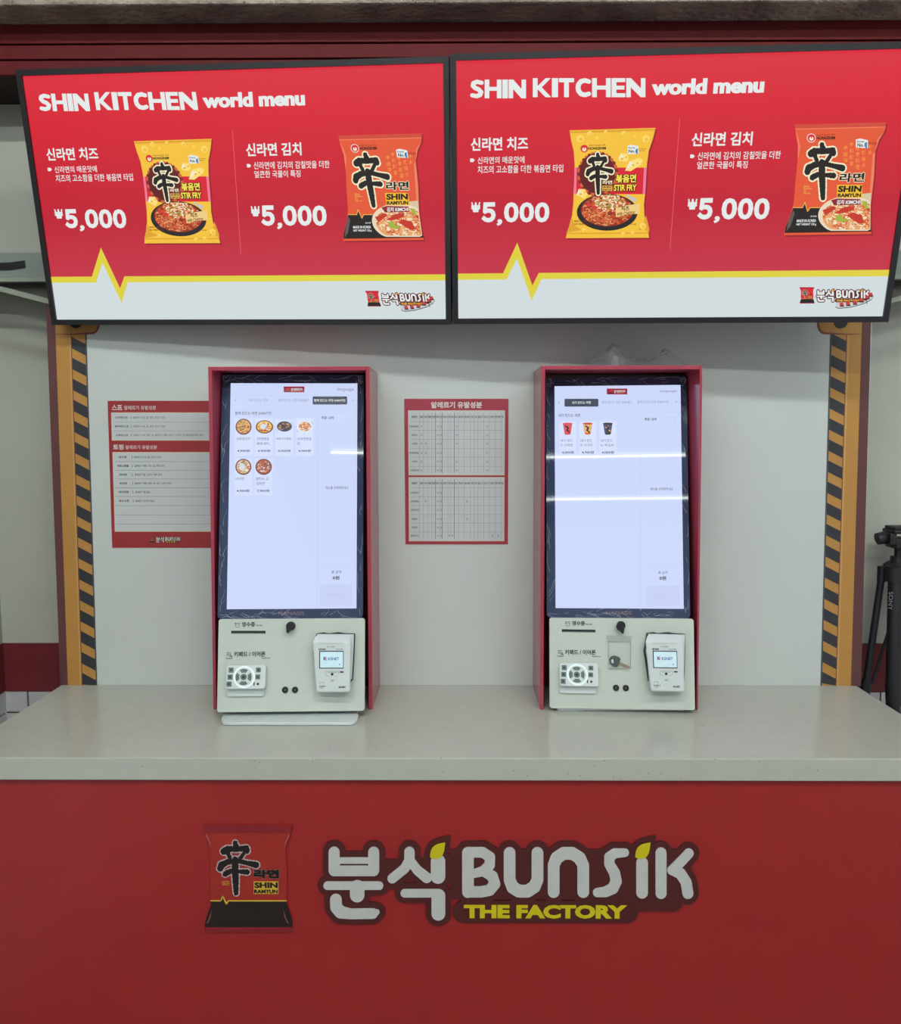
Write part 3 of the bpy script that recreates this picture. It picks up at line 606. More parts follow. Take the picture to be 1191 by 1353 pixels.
b.text('NONGSHIM', 708, 428, 796, 443, n+.001, EK, Z4, bold=.045); b.text('농심의 맛있는 약속', 710, 417, 795, 425, n+.001, EBR, Z4, res=1)
b.flat([(893, 443), (912, 438), (950, 446), (950, 484), (893, 480)], n+.001, E_wt, Z4); b.text('Korea', 898, 447, 932, 457, n+.0012, EK, Z4); b.text('No.1', 900, 460, 937, 477, n+.0012, EK, Z4, bold=.03); b.flat(rect(937, 456, 946, 484), n+.0013, EBL, Z4); b.text('매운맛 라면', 953, 455, 990, 470, n+.001, EBR, Z4, res=1)
b.build('kimchi_noodle_pack_picture', scr, fix=False)
# --- corner logo with conveyor of packs
b = MB()
def L4(x, y): return Z4(708+(x-60)*252/1098, 1144+(y-58)*62/238)
ELD = screen('logo_dark', (96, 30, 34)); EGR = screen('belt_grey', (196, 200, 204)); EGR2 = screen('belt_edge', (90, 92, 96))
belt = [(800, 1205), (880, 1203), (950, 1180), (965, 1165), (978, 1178), (968, 1195), (930, 1215), (870, 1231), (815, 1237), (798, 1230)]
b.flat([(x, y+2) for x, y in belt], .0005, EGR2, Z4); b.flat([(x, y-2) for x, y in belt], .0007, EGR, Z4)
for x, y in ((826, 1220), (856, 1217), (888, 1211), (920, 1200), (946, 1186), (962, 1173)): b.flat([(x-11, y-10), (x+7, y-11), (x+11, y+6), (x-8, y+8)], .0026, screen('pack_small_red', (190, 60, 60)), Z4); b.flat([(x-8, y+4), (x+10, y+2), (x+11, y+8), (x-8, y+9)], .0028, EK, Z4)
b.stroke([(944, 1200, 2.5), (946, 1214, 2.5)], EGR2, .0009, M=Z4, k=2)
bunsik(b, L4, E_wt, ELD, screen('logo_leaf', (236, 180, 50)), .0014, th=.0004, small=True)
C = {'red': ER, 'seal': screen('seal_red', (170, 30, 44)), 'black': EK, 'gold': EGD, 'ink': EK, 'line': EC, 'fold': EC}
def L5(x, y): return Z4(629+(x-185)*70/790, 1137+(y-200)*77/930)
pack_sign_graphic(b, L5, C, .0006, small=True)
b.build('corner_logo', scr, fix=False)
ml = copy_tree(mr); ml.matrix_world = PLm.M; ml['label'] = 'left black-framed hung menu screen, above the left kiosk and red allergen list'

# ------------------------------------------------------------------ grey metal duct behind the monitors
YD = 2.215
b0 = thing('wall_duct', Matrix.Translation((0, YD, un(30, 374, Y=YD).z)), 'long grey metal duct behind both menu screens, ends showing at picture edges', 'duct')
def zl(y, Y=YD): return un(30, y, Y=Y).z-b0.location.z
b = MB(); b.box((XL+.001, 0, zl(368)), (XR, .1245, zl(333.5)), M_steel); b.build('duct_box', b0, bevel=.003)
b = MB(); b.box((XL+.001, -.02, zl(374)), (XR, .0, zl(368)), M_steel2); b.build('ledge', b0, bevel=.001)
for P in ([(-140, 367), (66, 367), (66, 398), (-140, 345.5)], [(1340, 367), (1166, 367), (1166, 400), (1340, 348.5)]):
    P = [p for p in P if p[1] > 366]+([(-20, 375.5)] if P[0][0] < 0 else [(1250, 374.5)])
    P = [P[0], P[1], P[2], P[3]]
    b = MB(); b.prism([(lambda q: (q.x, q.z-b0.location.z))(un(x, y, Y=YD+.01)) for x, y in P], -.03, -.01, M_recess); b.build('recess_shade_board', b0)  # dark board put in for the shade between ledge and brace
for s, P in ((1, [(-140, 342), (66, 395), (70, 403), (-140, 349)]), (-1, [(1340, 345), (1166, 398), (1164, 405), (1340, 352)])):
    pts = [(lambda q: (q.x, q.z-b0.location.z))(un(x, y, Y=2.15)) for x, y in P]
    b = MB(); b.prism(pts, .045, .065, M_steel2); b.build('brace', b0, bevel=.001)
P = [(-40, 352), (0, 347.5), (15, 347), (33, 344.5), (34, 353.5), (15, 356.5), (0, 356.8), (-40, 357)]
b = MB(); b.prism([(lambda q: (q.x, q.z-b0.location.z))(un(x, y, Y=YD)) for x, y in P], .0, .004, M_black); b.build('strap', b0, label='black rubber strap on the duct face')

# ------------------------------------------------------------------ backdrop panel with printed factory posts
PB = facing(YP)
zt = un(100, 402, Y=YP).z
root = thing('backdrop_panel', Matrix.Translation((0, YP, ZC)), 'white backdrop board behind the kiosks with yellow and black striped sides', 'panel')
def B(x, y): u, v = PB.uv(x, y); return u, v-ZC
def ex(p0, p1, y): t = (y-p0[1])/(p1[1]-p0[1]); return p0[0]+(p1[0]-p0[0])*t
bl = B(80, 907)[0]; brx = B(1138, 908)[0]; tl = B(61, 402)[0]; tr = B(1153, 402)[0]
b = MB(); b.prism([(bl, .0005), (brx, .0005), (tr, zt-ZC), (tl, zt-ZC)], -.018, 0, M_board); b.build('board', root)
def post(side):
    # measured edges at y=440 and y=905: outer, maroon|yellow, yellow|light, red line, stripe edge, dark line, end
    if side < 0: A = [62.3, 73.6, 91.5, 93.4, 94.6, 112.6, 114.4]; D = [80, 90, 106, 108, 109.3, 127, 128.6]
    else: A = [1150.8, 1138.8, 1122.5, 1120, 1118.8, 1099.5, 1097.4]; D = [1138, 1124.5, 1107.5, 1105.6, 1104.4, 1086.3, 1084.4]
    def e(i, y): return ex((A[i], 440), (D[i], 905), y)
    y0, y1 = 402.5, 906
    p = MB(); p.prism([B(e(0, y0), y0), B(e(1, y0), y0), B(e(1, y1), y1), B(e(0, y1), y1)], 0, .0008, M_mar)
    fr = p.build('side_frame', root)
    def strip(i, j, m, n, name, ya=y0):
        q = MB(); q.prism([B(e(i, ya), ya), B(e(j, ya), ya), B(e(j, y1), y1), B(e(i, y1), y1)], 0, n, m); q.build(name, fr)
    strip(1, 2, M_yel, .0009, 'yellow_band'); strip(2, 3, M_yel2, .0009, 'highlight_line', 442); strip(3, 4, M_marl, .001, 'outline')
    strip(4, 5, M_yel, .0007, 'stripe_ground', 442); strip(5, 6, M_hazl, .0009, 'edge_line', 442)
    k = 0; y = 445.0 if side < 0 else 441.0; per, bh, sl = (27.75, 15.2, 9.5)
    lx, rx = (4, 5) if side < 0 else (5, 4)
    if side > 0: per = 27.9
    while y < 900:
        q = MB(); pts = []
        for (i, yy) in ((lx, y), (rx, y+sl), (rx, y+sl+bh), (lx, y+bh)):
            yy = min(yy, 905.7); pts.append(B(e(i, yy), yy))
        q.prism(pts, 0, .0011, M_haz); q.build('hazard_stripe', fr)
        q = MB(); q.flat(pts, .0012, M_haz)
        y += per; k += 1
    s = -side; xi = e(2, 430); xo = 129.5 if side < 0 else 1082.5
    x0 = A[1]; P = [(x0, 402), (xo, 402), (xo, 428)] + [(xo+side*(8-8*math.cos(math.radians(t))), 428+11*math.sin(math.radians(t))) for t in range(10, 91, 20)] + [(A[4], 441), (A[3], 441), (x0, 441)]
    Po = [(x0, 402), (xo-side*2, 402), (xo-side*2, 429)] + [(xo+side*(7.5-9.5*math.cos(math.radians(t))), 429+12.6*math.sin(math.radians(t))) for t in range(10, 91, 20)] + [(A[4], 442.6), (A[3], 442.6), (x0, 441.5)]
    q = MB(); q.prism([B(*z) for z in Po], 0, .0013, M_marl); q.build('bracket_outline', fr)
    q = MB(); q.prism([B(*z) for z in P], 0, .0016, M_yel); q.build('corner_bracket', fr)
    cx_ = 100.6 if side < 0 else 1111
    q = MB(); c0 = B(cx_, 425); q.prism(circ(c0[0], c0[1], .0165, 24), .0016, .004, M_black); q.build('bolt', fr)
post(-1); post(1)

# ------------------------------------------------------------------ counter
XCL, XCR = -1.028, 1.030
zs = un(595, 1031.8, Y=YC).z
ct = thing('worktop', Matrix.Translation((0, YC, ZC)), 'long pale speckled stone counter top carrying both kiosks', 'counter')
b = MB(); b.box((XCL, 0, zs-ZC), (XCR, YP+.02-YC, 0), M_counter); b.build('slab', ct, bevel=.0025)
cb = thing('service_counter', Matrix.Translation((0, YC, 0)), 'glossy red counter front under the pale stone top', 'counter')
b = MB(); b.box((XCL+.012, .010, .08), (XCR-.012, .028, zs-.0005), M_front); b.build('front_board', cb, bevel=.001)
b = MB(); b.box((XCL+.012, .028, .08), (XCL+.03, YP-YC, zs-.0005), M_front); b.build('side_board', cb)
b = MB(); b.box((XCR-.03, .028, .08), (XCR-.012, YP-YC, zs-.0005), M_front); b.build('side_board', cb)
b = MB(); b.box((XCL+.05, .05, 0), (XCR-.05, YP-YC, .08), M_black); b.build('plinth', cb)

# signs on the counter front
YS = YC+.010
PS = facing(YS)
zp = zoom(PS, 240, 1060, 1191/180); zl_ = zoom(PS, 400, 1080, 1191/540)
C = {'red': mat('sign_pack_red', (158, 40, 34), .35, noise=.08, scale=25), 'seal': mat('sign_pack_seal', (132, 28, 36), .35), 'black': mat('sign_pack_black', (34, 20, 22), .35),
     'gold': mat('sign_gold', (214, 176, 60), .4), 'ink': mat('sign_ink', (26, 18, 20), .4), 'line': mat('sign_outline', (196, 176, 178), .4), 'fold': mat('sign_fold', (176, 104, 100), .4)}
t = thing('noodle_pack_sign', Matrix.Translation((0, YS, 0)), 'red and black noodle pack cut-out sign on red counter front, left of the big lettering', 'sign')
b = MB()
body = [(185, 200), (965, 200), (962, 262), (925, 350), (905, 430), (920, 560), (922, 700), (918, 850), (925, 900), (955, 980), (972, 1060), (972, 1128), (200, 1128), (205, 1060), (225, 985), (262, 890), (255, 700), (252, 560), (262, 430), (240, 350), (195, 262)]
b.prism(body, 0, .0036, C['red'], zp, bev=.0008); b.build('plate', t)
b = MB(); pack_sign_graphic(b, zoom(PS, 240, 1060, 1191/180, .0036), C, .0038); b.build('printed_face', t, fix=False)
t = thing('lettered_sign', Matrix.Translation((0, YS, 0)), 'big white Korean and Latin shop lettering on dark maroon plate across counter front', 'sign')
b = MB(); filled(b, 'plate', plate_args(step=1.5), zl_, 0, .004, M_logo_dark); b.build('plate', t, fix=False)
for i0, i1 in LETTERS:
    b = MB(); filled(b, ('b', i0), dict(strokes=BUN[i0:i1], step=1.2), zl_, .0042, .0062, M_logo_white); b.build('letter', t, fix=False)
for P in LEAVES: b = MB(); b.prism(P, .0064, .0074, M_logo_yel, zl_); b.build('leaf', t)
b = MB(); b.text('THE FACTORY', 470, 251, 945, 291, .0050, M_logo_yel, zl_, bold=.055); b.build('lettering', t, fix=False)

# ------------------------------------------------------------------ posters
PP = facing(YP-.0002)
Z5 = zoom(PP, 0, 420, 1191/290)
t = thing('allergen_poster', Matrix.Translation((0, YP-.0002, 0)), 'red bordered list poster on the white board, half hidden by left kiosk', 'poster')
b = MB(); b.prism([(585, 450), (1190, 450), (1198, 1247), (610, 1247)], 0, .0012, M_prail, Z5); b.build('sheet', t)
b = MB(); n = .0014
b.flat([(604, 513), (1172, 513), (1176, 666), (608, 666)], n, M_pcream, Z5); b.flat([(606, 516), (1170, 516), (1174, 663), (610, 663)], n+.0002, M_pwhite, Z5)
b.flat([(611, 728), (1176, 728), (1183, 1160), (624, 1160)], n, M_pcream, Z5); b.flat([(613, 731), (1174, 731), (1180, 1157), (627, 1157)], n+.0002, M_pwhite, Z5)
b.build('list_field', t)
line(t, M_lett, '스프', 608, 472, 665, 500, n, Z5, bold=.03, name='heading'); line(t, M_lett, '알레르기 유발성분', 675, 476, 848, 499, n, Z5, bold=.012, name='heading')
line(t, M_lett, '토핑', 615, 686, 672, 716, n, Z5, bold=.03, name='heading'); line(t, M_lett, '알레르기 유발성분', 682, 691, 854, 713, n, Z5, bold=.012, name='heading')
n2 = n+.0004
for y in (565, 612): b = MB(); b.flat([(617, y), (1165, y), (1165, y+1.6), (617, y+1.6)], n2, M_inkl, Z5); b.build('ruled_line', t)
for y in (779, 826, 873, 921, 968, 1018, 1068, 1117): b = MB(); b.flat([(628, y), (1172, y), (1172, y+1.8), (628, y+1.8)], n2, M_inkl, Z5); b.build('ruled_line', t)
rows = [('신라면스프', 628, 695, 712, '알레르기 우유, 밀, 대두, 쇠고기 함유', 722, 898, 541), ('짜파게티스프', 624, 700, 714, '알레르기 우유, 밀, 대두, 쇠고기 함유', 724, 898, 589), ('너구리스프', 630, 697, 714, '알레르기 우유, 대두, 밀, 돼지고기, 새우, 쇠고기, 오징어, 조개류(홍합 포함) 함유', 725, 1104, 637),
        ('치즈떡', 645, 688, 718, '알레르기 우유, 밀, 오징어 함유', 728, 878, 756), ('에그스크램블', 638, 700, 719, '알레르기 계란, 우유, 밀, 대두 함유', 732, 894, 803), ('꼬치어묵', 648, 690, 720, '알레르기 밀, 오징어, 대두 함유', 733, 880, 851), ('새우만두', 650, 692, 722, '알레르기 계란, 대두, 밀, 새우, 오징어 함유', 733, 934, 898),
        ('자신라면', 645, 700, 723, '알레르기 밀 함유', 736, 817, 945), ('옥수수콘', 647, 702, 725, '알레르기 오징어 함유', 736, 840, 993)]
for a, x0, x1, xb, s_, x2, x3, y in rows:
    b = MB(); b.text(a, x0, y-6.5, x1, y+6.5, n2, M_ink, Z5, bold=.025, res=1); b.flat([(xb-1, y-8), (xb+1, y-8), (xb+1, y+8), (xb-1, y+8)], n2, M_ink, Z5)
    b.text(s_, x2, y-6.5, x3, y+6.5, n2, M_ink, Z5, bold=.008, res=1); b.build('list_row', t, fix=False, kind='stuff')
b = MB()
def LP(x, y): return Z5(848+(x-60)*134/1098, 1185+(y-58)*34/238)
bunsik(b, LP, M_lett, M_logo_dark, M_logo_yel, n, th=.0003, small=True)
Cp = {'red': M_prail, 'seal': M_prail, 'black': C['black'], 'gold': C['gold'], 'ink': C['ink'], 'line': C['line'], 'fold': C['fold']}
pack_sign_graphic(b, lambda x, y: Z5(810+(x-185)*32/790, 1186+(y-200)*34/930), Cp, n, small=True)
b.build('footer_logo', t, fix=False)
Z6 = zoom(PP, 500, 500, 1128/200)
t = thing('allergen_table_poster', Matrix.Translation((0, YP-.0002, 0)), 'red bordered poster with two ruled tables between the two kiosks', 'poster')
b = MB(); b.prism([(194, 152), (971, 152), (966, 1236), (203, 1236)], 0, .0012, mat('table_poster_red', (158, 46, 66), .45, noise=.02), Z6); b.build('sheet', t)
b = MB()
for P in ([(222, 238), (945, 238), (942, 722), (226, 722)], [(226, 735), (942, 735), (940, 1213), (229, 1213)]):
    b.flat(P, n, M_pcream, Z6); cx = sum(p[0] for p in P)/4; cy = sum(p[1] for p in P)/4
    b.flat([(x+(3 if x < cx else -3), y+(3 if y < cy else -3)) for x, y in P], n+.0002, M_pwhite, Z6)
b.build('table_field', t)
line(t, M_lett, '알레르기 유발성분', 393, 174, 774, 222, n, Z6, bold=.035, name='heading')
colx = [307, 337, 369, 398, 427, 462, 476, 519, 537, 567, 598, 640, 687, 714, 743, 786, 829, 871, 916]
heads = ['제품명', '알류', '우유', '메밀', '땅콩', '대두', '밀', '고등어', '게', '새우', '돼지고기', '복숭아', '토마토', '아황산', '호두', '닭고기', '쇠고기', '오징어', '조개류', '잣']
for (ya, yb_, hy, lines, rws) in ((255, 705, 287, (323, 387, 454, 523, 587, 655), ((358, '신라면투움바', (322, 445, 468, 584, 811)), (423, '짜파구리', (322, 445, 468, 584, 811)), (486, '신라면', (322, 354, 445, 468, 584, 811)), (555, '안성탕면볶음', (322, 354, 445, 468, 811)), (620, '너구리', (322, 445, 468, 584, 811)), (685, '신라면건면', (322, 445, 468, 584, 811)))),
                                  (750, 1195, 781, (814, 882, 947, 1014, 1078, 1144), ((852, '신라면치즈', (445, 468)), (915, '신라면볶음', (354, 445, 468, 662)), (980, '신라면김치', (445, 468)), (1047, '짜파게티', (445, 468, 662)), (1110, '순라면', (445, 468)), (1171, '멸치칼국수', (445, 468, 531, 553, 851, 894))))):
    b = MB()
    for x in colx: b.flat([(x-.9, ya), (x+.9, ya), (x+.9, yb_), (x-.9, yb_)], n2, M_inkl, Z6)
    for x in (427, 476, 567): b.flat([(x-1.5, ya), (x+1.5, ya), (x+1.5, yb_), (x-1.5, yb_)], n2+.0001, M_ink, Z6)
    for y in lines: b.flat([(240, y-1), (926, y-1), (926, y+1), (240, y+1)], n2, M_inkl, Z6)
    b.build('table_grid', t, fix=False); b = MB()
    for i, h in enumerate(heads):
        x0 = 248 if i == 0 else colx[i-1]+3; x1 = 290 if i == 0 else (colx[i]-3 if i < len(colx) else 934)
        b.text(h, x0, hy-9, x1, hy+9, n2, M_ink, Z6, bold=.02, res=1)
    b.build('heading_row', t, fix=False, kind='stuff')
    for y, nm, os_ in rws:
        b = MB(); b.text(nm, 300-len(nm)*11.5 if len(nm) > 4 else 250, y-8, 301 if len(nm) > 4 else 290, y+8, n2, M_ink, Z6, bold=.02, res=1)
        for x in os_:
            for k in range(10):
                a0, a1 = k*.628, (k+1)*.628
                b.flat([(x+7*math.cos(a0), y+7*math.sin(a0)), (x+7*math.cos(a1), y+7*math.sin(a1)), (x+5*math.cos(a1), y+5*math.sin(a1)), (x+5*math.cos(a0), y+5*math.sin(a0))], n2+.0001, M_ink, Z6)
        b.build('table_row', t, fix=False, kind='stuff')

# ------------------------------------------------------------------ red kiosk cabinets
def cabinet(tl, tr, bl, br, itl, itr, ibl, ibr, top, label):
    def X(x, y): q = un(x, y, Y=YK); return q.x
    zt_ = un((tl+tr)/2, top, Y=YK).z; zi = un((tl+tr)/2, top+5.2, Y=YK).z
    yb = 938
    ox = [X(tl, top), X(tr, top), X(br, yb), X(bl, yb)]; ix = [X(itl, top), X(itr, top), X(ibr, yb), X(ibl, yb)]
    r = thing('kiosk_cabinet', Matrix.Translation(((ox[2]+ox[3])/2, YK, ZC)), label, 'cabinet', 'red open-fronted kiosk cabinets')
    cx = (ox[2]+ox[3])/2; D = YP-YK-.0015; H = zt_-ZC; Hi = zi-ZC
    ox = [v-cx for v in ox]; ix = [v-cx for v in ix]
    def side(o_t, o_b, i_t, i_b):
        b = MB(); f = [(o_t, 0, H), (i_t, 0, H), (i_b, 0, .0005), (o_b, 0, .0005)]
        if o_t > i_t: f = [f[1], f[0], f[3], f[2]]
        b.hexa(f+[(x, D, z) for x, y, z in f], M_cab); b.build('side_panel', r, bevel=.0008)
    side(ox[0], ox[3], ix[0], ix[3]); side(ox[1], ox[2], ix[1], ix[2])
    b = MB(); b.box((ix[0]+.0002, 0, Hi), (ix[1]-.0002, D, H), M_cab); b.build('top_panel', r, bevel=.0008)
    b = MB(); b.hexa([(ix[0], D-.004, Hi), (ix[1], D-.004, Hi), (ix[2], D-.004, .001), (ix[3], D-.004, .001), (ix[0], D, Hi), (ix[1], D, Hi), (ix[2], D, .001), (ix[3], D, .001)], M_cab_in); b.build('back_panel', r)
    return r
cabinet(275, 488.4, 282.0, 492.6, 280, 483.4, 286, 487.4, 484.3, 'red open-fronted cabinet around left kiosk, beside the list poster')
cabR = cabinet(715.5, 928.6, 713.8, 922.8, 720.8, 925.3, 718.4, 920.4, 483, 'red open-fronted cabinet around right kiosk, crumpled plastic lying on top')

# ------------------------------------------------------------------ ordering kiosks
KL = Plane((-0.3845, 1.9975, 1.4561), (0.9993, 0.0379, -0.0015), (-0.0053, 0.1792, 0.9838))
KR = Plane((0.3837, 2.0316, 1.4498), (0.9983, -0.0572, 0.0055), (0.0035, 0.1566, 0.9877))
SW, SH = .1495, .2658
kl = thing('ordering_kiosk', KL.M, 'left self-ordering kiosk with six bowl pictures on its bright screen', 'kiosk', 'self-ordering kiosks')
def k7(n=0.): return zoom(KL, 270, 720, 1191/240, n)
k6 = zoom(KL, 270, 470, 1191/240, .001)
gt = KL.uv(390, 495)[1]; gb = KL.uv(390, 817.3)[1]; gl = KL.uv(290.5, 660)[0]; gr = KL.uv(480.2, 660)[0]
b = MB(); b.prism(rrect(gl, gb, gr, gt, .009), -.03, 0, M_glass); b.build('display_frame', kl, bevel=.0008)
K = k7(.0005)
b = MB(); b.text('HANASIS', 486, 436, 655, 461, .0006, mat('brand_print', (128, 104, 112), .5), K, bold=.01); b.build('maker_mark', kl, fix=False)
K = k7(.012)
p0, p1 = K(91, 487), K(1052, 1088); pl0, pl1 = K(91, 700)[0], K(1052, 700)[0]
pt, pb = p0[1], p1[1]
b = MB(); b.prism(rrect(pl0, pb, pl1, pt, .006), -.004, .012, M_white); lp = b.build('lower_panel', kl, bevel=.0012)
b = MB(); b.prism(rect(gl+.012, pb+.012, gr-.014, gt-.02), -.062, -.0305, mat('dark_grey_metal', (62, 62, 70), .5)); b.build('rear_body', kl, bevel=.004)
K = k7(.0125)
b = MB(); b.flat(rect(177, 563, 402, 582), .0124, M_black, K); b.flat(rect(182, 576, 398, 581), .0126, M_key, K); b.build('receipt_slot', lp)
n = .0124
line(lp, M_print, '영수증', 247, 505, 333, 537, n, K, bold=.032); line(lp, M_print, 'Receipt', 338, 522, 382, 533, n, K, bold=.02)
line(lp, M_print, '키패드 / 이어폰', 195, 699, 401, 733, n, K, bold=.032); line(lp, M_print, 'Keypad', 142, 739, 184, 750, n, K, bold=.03); line(lp, M_print, 'Earphone', 376, 737, 432, 747, n, K, bold=.03)
b = MB()
for x, y in ((200, 514), (200, 522), (212, 522), (224, 522)): b.flat(rect(x, y, x+9, y+2.5), n, M_print, K)
b.flat(rect(199, 512, 234, 515), n, M_print, K); b.stroke([(206, 518, 1.5), (206, 540, 1.5), (228, 540, 1.5), (228, 518, 1.5)], M_grey, n, M=K, k=2)
b.build('printer_icon', lp, fix=False); b = MB()
for i in range(3):
    for j in range(3): b.flat(rect(147+i*10, 704+j*9, 153+i*10, 709+j*9), n, M_print, K)
b.stroke([(166, 730, 2), (182, 734, 2), (176, 722, 2)], M_print, n, M=K, k=3)
b.build('keypad_icon', lp, fix=False)
b = MB(); c = K(571, 530); b.prism(circ(*c, .0098, 24), .012, .022, M_black); b.prism(circ(*c, .0035, 12), .022, .026, M_metal); b.build('key_lock', lp, bevel=.001)
b = MB(); b.prism([(545, 520), (560, 506), (585, 506), (597, 520), (592, 540), (572, 560), (558, 578), (548, 574), (545, 545)], .0265, .030, M_black, K); ktag = b.build('lock_key', kl)
b = MB()
for x in (531, 596):
    c = K(x, 950); b.prism(circ(*c, .0072, 24), .012, .0145, M_black); b.prism(circ(*c, .0042, 18), .0145, .0150, M_print); b.prism(circ(*c, .0013, 12), .0150, .0152, M_grey)  # the small grey disc is a painted glint in each jack
    b.build('earphone_jack', lp); b = MB()
b = MB(); b.prism(rrect(*K(503, 640), *K(630, 740), .001), .012, .0124, M_white); stk = b.build('blank_sticker', kl, bevel=.0001)
# keypad
Kb = k7(.016); Kf = k7(.032)
b = MB(); b.prism(rrect(*Kb(154, 800), *Kb(392, 992), .004), .012, .018, M_white2, bev=.001); kp = b.build('keypad', kl)
x0, y0 = Kf(140, 944); x1, y1 = Kf(400, 790)
b = MB(); pts = rrect(x0, y0, x1, y1, .005, 4); k = len(pts)
vs = [(u, -.018-(.004 if v > 0 else 0), v) for u, v in pts]
vs = [(u, -.017, v) for u, v in pts]+[(u, -(.0235+.0085*(1-(v-y0)/(y1-y0))), v) for u, v in pts]
b.raw(vs, [(i, (i+1) % k, k+(i+1) % k, k+i) for i in range(k)], M_white2); b.raw(vs[k:], [tuple(range(k))], M_white2); b.raw(vs[:k], [tuple(range(k-1, -1, -1))], M_white2)
b.build('keypad_face', kp, bevel=.001)
def kn(v): return .0235+.0085*(1-(v-y0)/(y1-y0))
Kf = k7(.028)
def onface(pts, h, m, b):
    P = [Kf(*p) for p in pts]; a = sum(P[i][0]*P[(i+1) % len(P)][1]-P[(i+1) % len(P)][0]*P[i][1] for i in range(len(P)))
    if a < 0: P = P[::-1]
    k = len(P); v = [(u, -(kn(w)), w) for u, w in P]+[(u, -(kn(w)+h), w) for u, w in P]
    b.raw(v, [(i, (i+1) % k, k+(i+1) % k, k+i) for i in range(k)], m); b.raw(v[k:], [tuple(range(k))], m)
cx_, cy_ = 262, 866
b = MB()
E_ring = mat('keypad_ring_light', (225, 242, 242), emit=1.05, noise=0)
o_, i_ = circ(cx_, cy_, 71, 40), circ(cx_, cy_, 60, 40)
for q in range(40):
    onface([o_[q], o_[(q+1) % 40], i_[(q+1) % 40], i_[q]], .0006, E_ring, b)
b.build('light_ring', kp, fix=False)
def key(P, name='key'):
    q = MB(); onface(P, .0009, M_key, q); q.build(name, kp)
for x, y in ((158, 805), (153, 850), (148, 895)): key(rrect(x, y, x+33, y+33, 4, 2))
for x, y in ((338, 805), (335, 850)): key(rrect(x, y, x+32, y+31, 4, 2))
key(circ(cx_-4, cy_, 21, 20))
for a in (0, 90, 180, 270):
    P = [(cx_-4+r*math.cos(math.radians(a+d)), cy_+r*math.sin(math.radians(a+d))) for r, ds in ((53, (-32, -16, 0, 16, 32)), (29, (26, 0, -26))) for d in ds]; key(P)
b = MB()
for x, y in ((158, 805), (153, 850), (148, 895), (338, 805), (335, 850)): onface(circ(x+16, y+16, 7, 8), .0012, M_print, b)
onface(circ(cx_-4, cy_, 10, 12), .0012, M_print, b); onface(rect(325, 900, 332, 921), .0006, M_black, b); onface(circ(353, 911, 8, 12), .0006, M_black, b)
for a in (0, 90, 180, 270):
    r = 42; x, y = cx_-4+r*math.cos(math.radians(a)), cy_+r*math.sin(math.radians(a)); onface(circ(x, y, 5, 3, a0=math.radians(a)), .0013, M_print, b)
b.build('key_marks', kp, fix=False)
# card reader
Kc = k7(.03)
def Kq(n): return k7(n)
b = MB(); b.prism([(738, 580), (785, 574), (812, 580), (880, 572), (915, 578), (988, 582), (985, 700), (975, 885), (955, 905), (740, 900), (715, 700)], .012, .024, M_print, Kq(.02)); cr = b.build('reader_cradle', kl, bevel=.001, label='dark-edged cradle holding the card reader')
b = MB(); b.prism([(742, 584), (982, 586), (978, 700), (968, 880), (945, 895), (752, 895), (722, 700)], .0241, .0275, M_white2, Kq(.026)); b.build('cradle_rim', cr, bevel=.001)
b = MB(); F1, F2 = Kq(.028), Kq(.046)
back = [F1(*p) for p in ((730, 590), (965, 590), (960, 960), (740, 960))]; front = [F2(*p) for p in ((703, 632), (962, 632), (957, 968), (735, 968))]
mid = [F2(*p) for p in ((712, 700), (958, 700))]
vs = [(u, -.0276, v) for u, v in back]+[(u, -.042, v) for u, v in front[:2]]+[(u, -.046, v) for u, v in front[2:]]
b.raw(vs, [(3, 2, 1, 0), (4, 5, 6, 7), (0, 1, 5, 4), (1, 2, 6, 5), (2, 3, 7, 6), (3, 0, 4, 7)], M_white2)
cdv = b.build('card_reader', kl, bevel=.004)
F2 = Kq(.0445)
fv0, fv1 = front[0][1], front[2][1]
def fn_(v): return .042+(.004)*(v-fv0)/(fv1-fv0)
def onr(pts, h, m, b):
    P = [F2(*p) for p in pts]; a = sum(P[i][0]*P[(i+1) % len(P)][1]-P[(i+1) % len(P)][0]*P[i][1] for i in range(len(P)))
    if a < 0: P = P[::-1]
    b.raw([(u, -(fn_(v)+h), v) for u, v in P], [tuple(range(len(P)))], m)
def txr(t, x0, y0, x1, y1, h, m, b, bold=.02):
    c = F2((x0+x1)/2, (y0+y1)/2)[1]; b.text(t, x0, y0, x1, y1, fn_(c)+h, m, F2, bold=bold, res=2)
b = MB(); onr(rect(754, 695, 914, 811), .0004, M_print, b); b.build('screen_frame', cdv)
b = MB(); onr(rect(760, 701, 910, 805), .0007, mat('screen_reader_blue', (196, 226, 234), emit=1, noise=.06, scale=60), b)
txr('K', 782, 734, 802, 757, .0010, screen('reader_blue_dark', (40, 90, 160)), b, .05); onr([(792, 745), (803, 735), (803, 757)], .0011, screen('reader_orange', (230, 150, 60)), b)
txr('KSNET', 812, 737, 885, 756, .0010, MATS['screen_reader_blue_dark'], b); txr('1', 884, 780, 890, 788, .0010, MATS['screen_reader_blue_dark'], b)
b.build('reader_screen', cdv, fix=False)
b = MB()
txr('NETWORK', 750, 679, 796, 691, .0004, M_print, b, .05); txr('KS-3700', 866, 680, 908, 689, .0004, M_grey, b); txr('IC CARD', 805, 664, 858, 672, .0004, M_grey, b, .03)
for P in (rect(797, 829, 880, 831), rect(797, 829, 799, 862), rect(878, 829, 880, 850), rect(812, 836, 866, 838), rect(805, 858, 818, 860), rect(858, 858, 874, 860), rect(757, 900, 785, 902), rect(757, 900, 759, 915), rect(783, 900, 785, 915)): onr(P, .0004, M_grey, b)
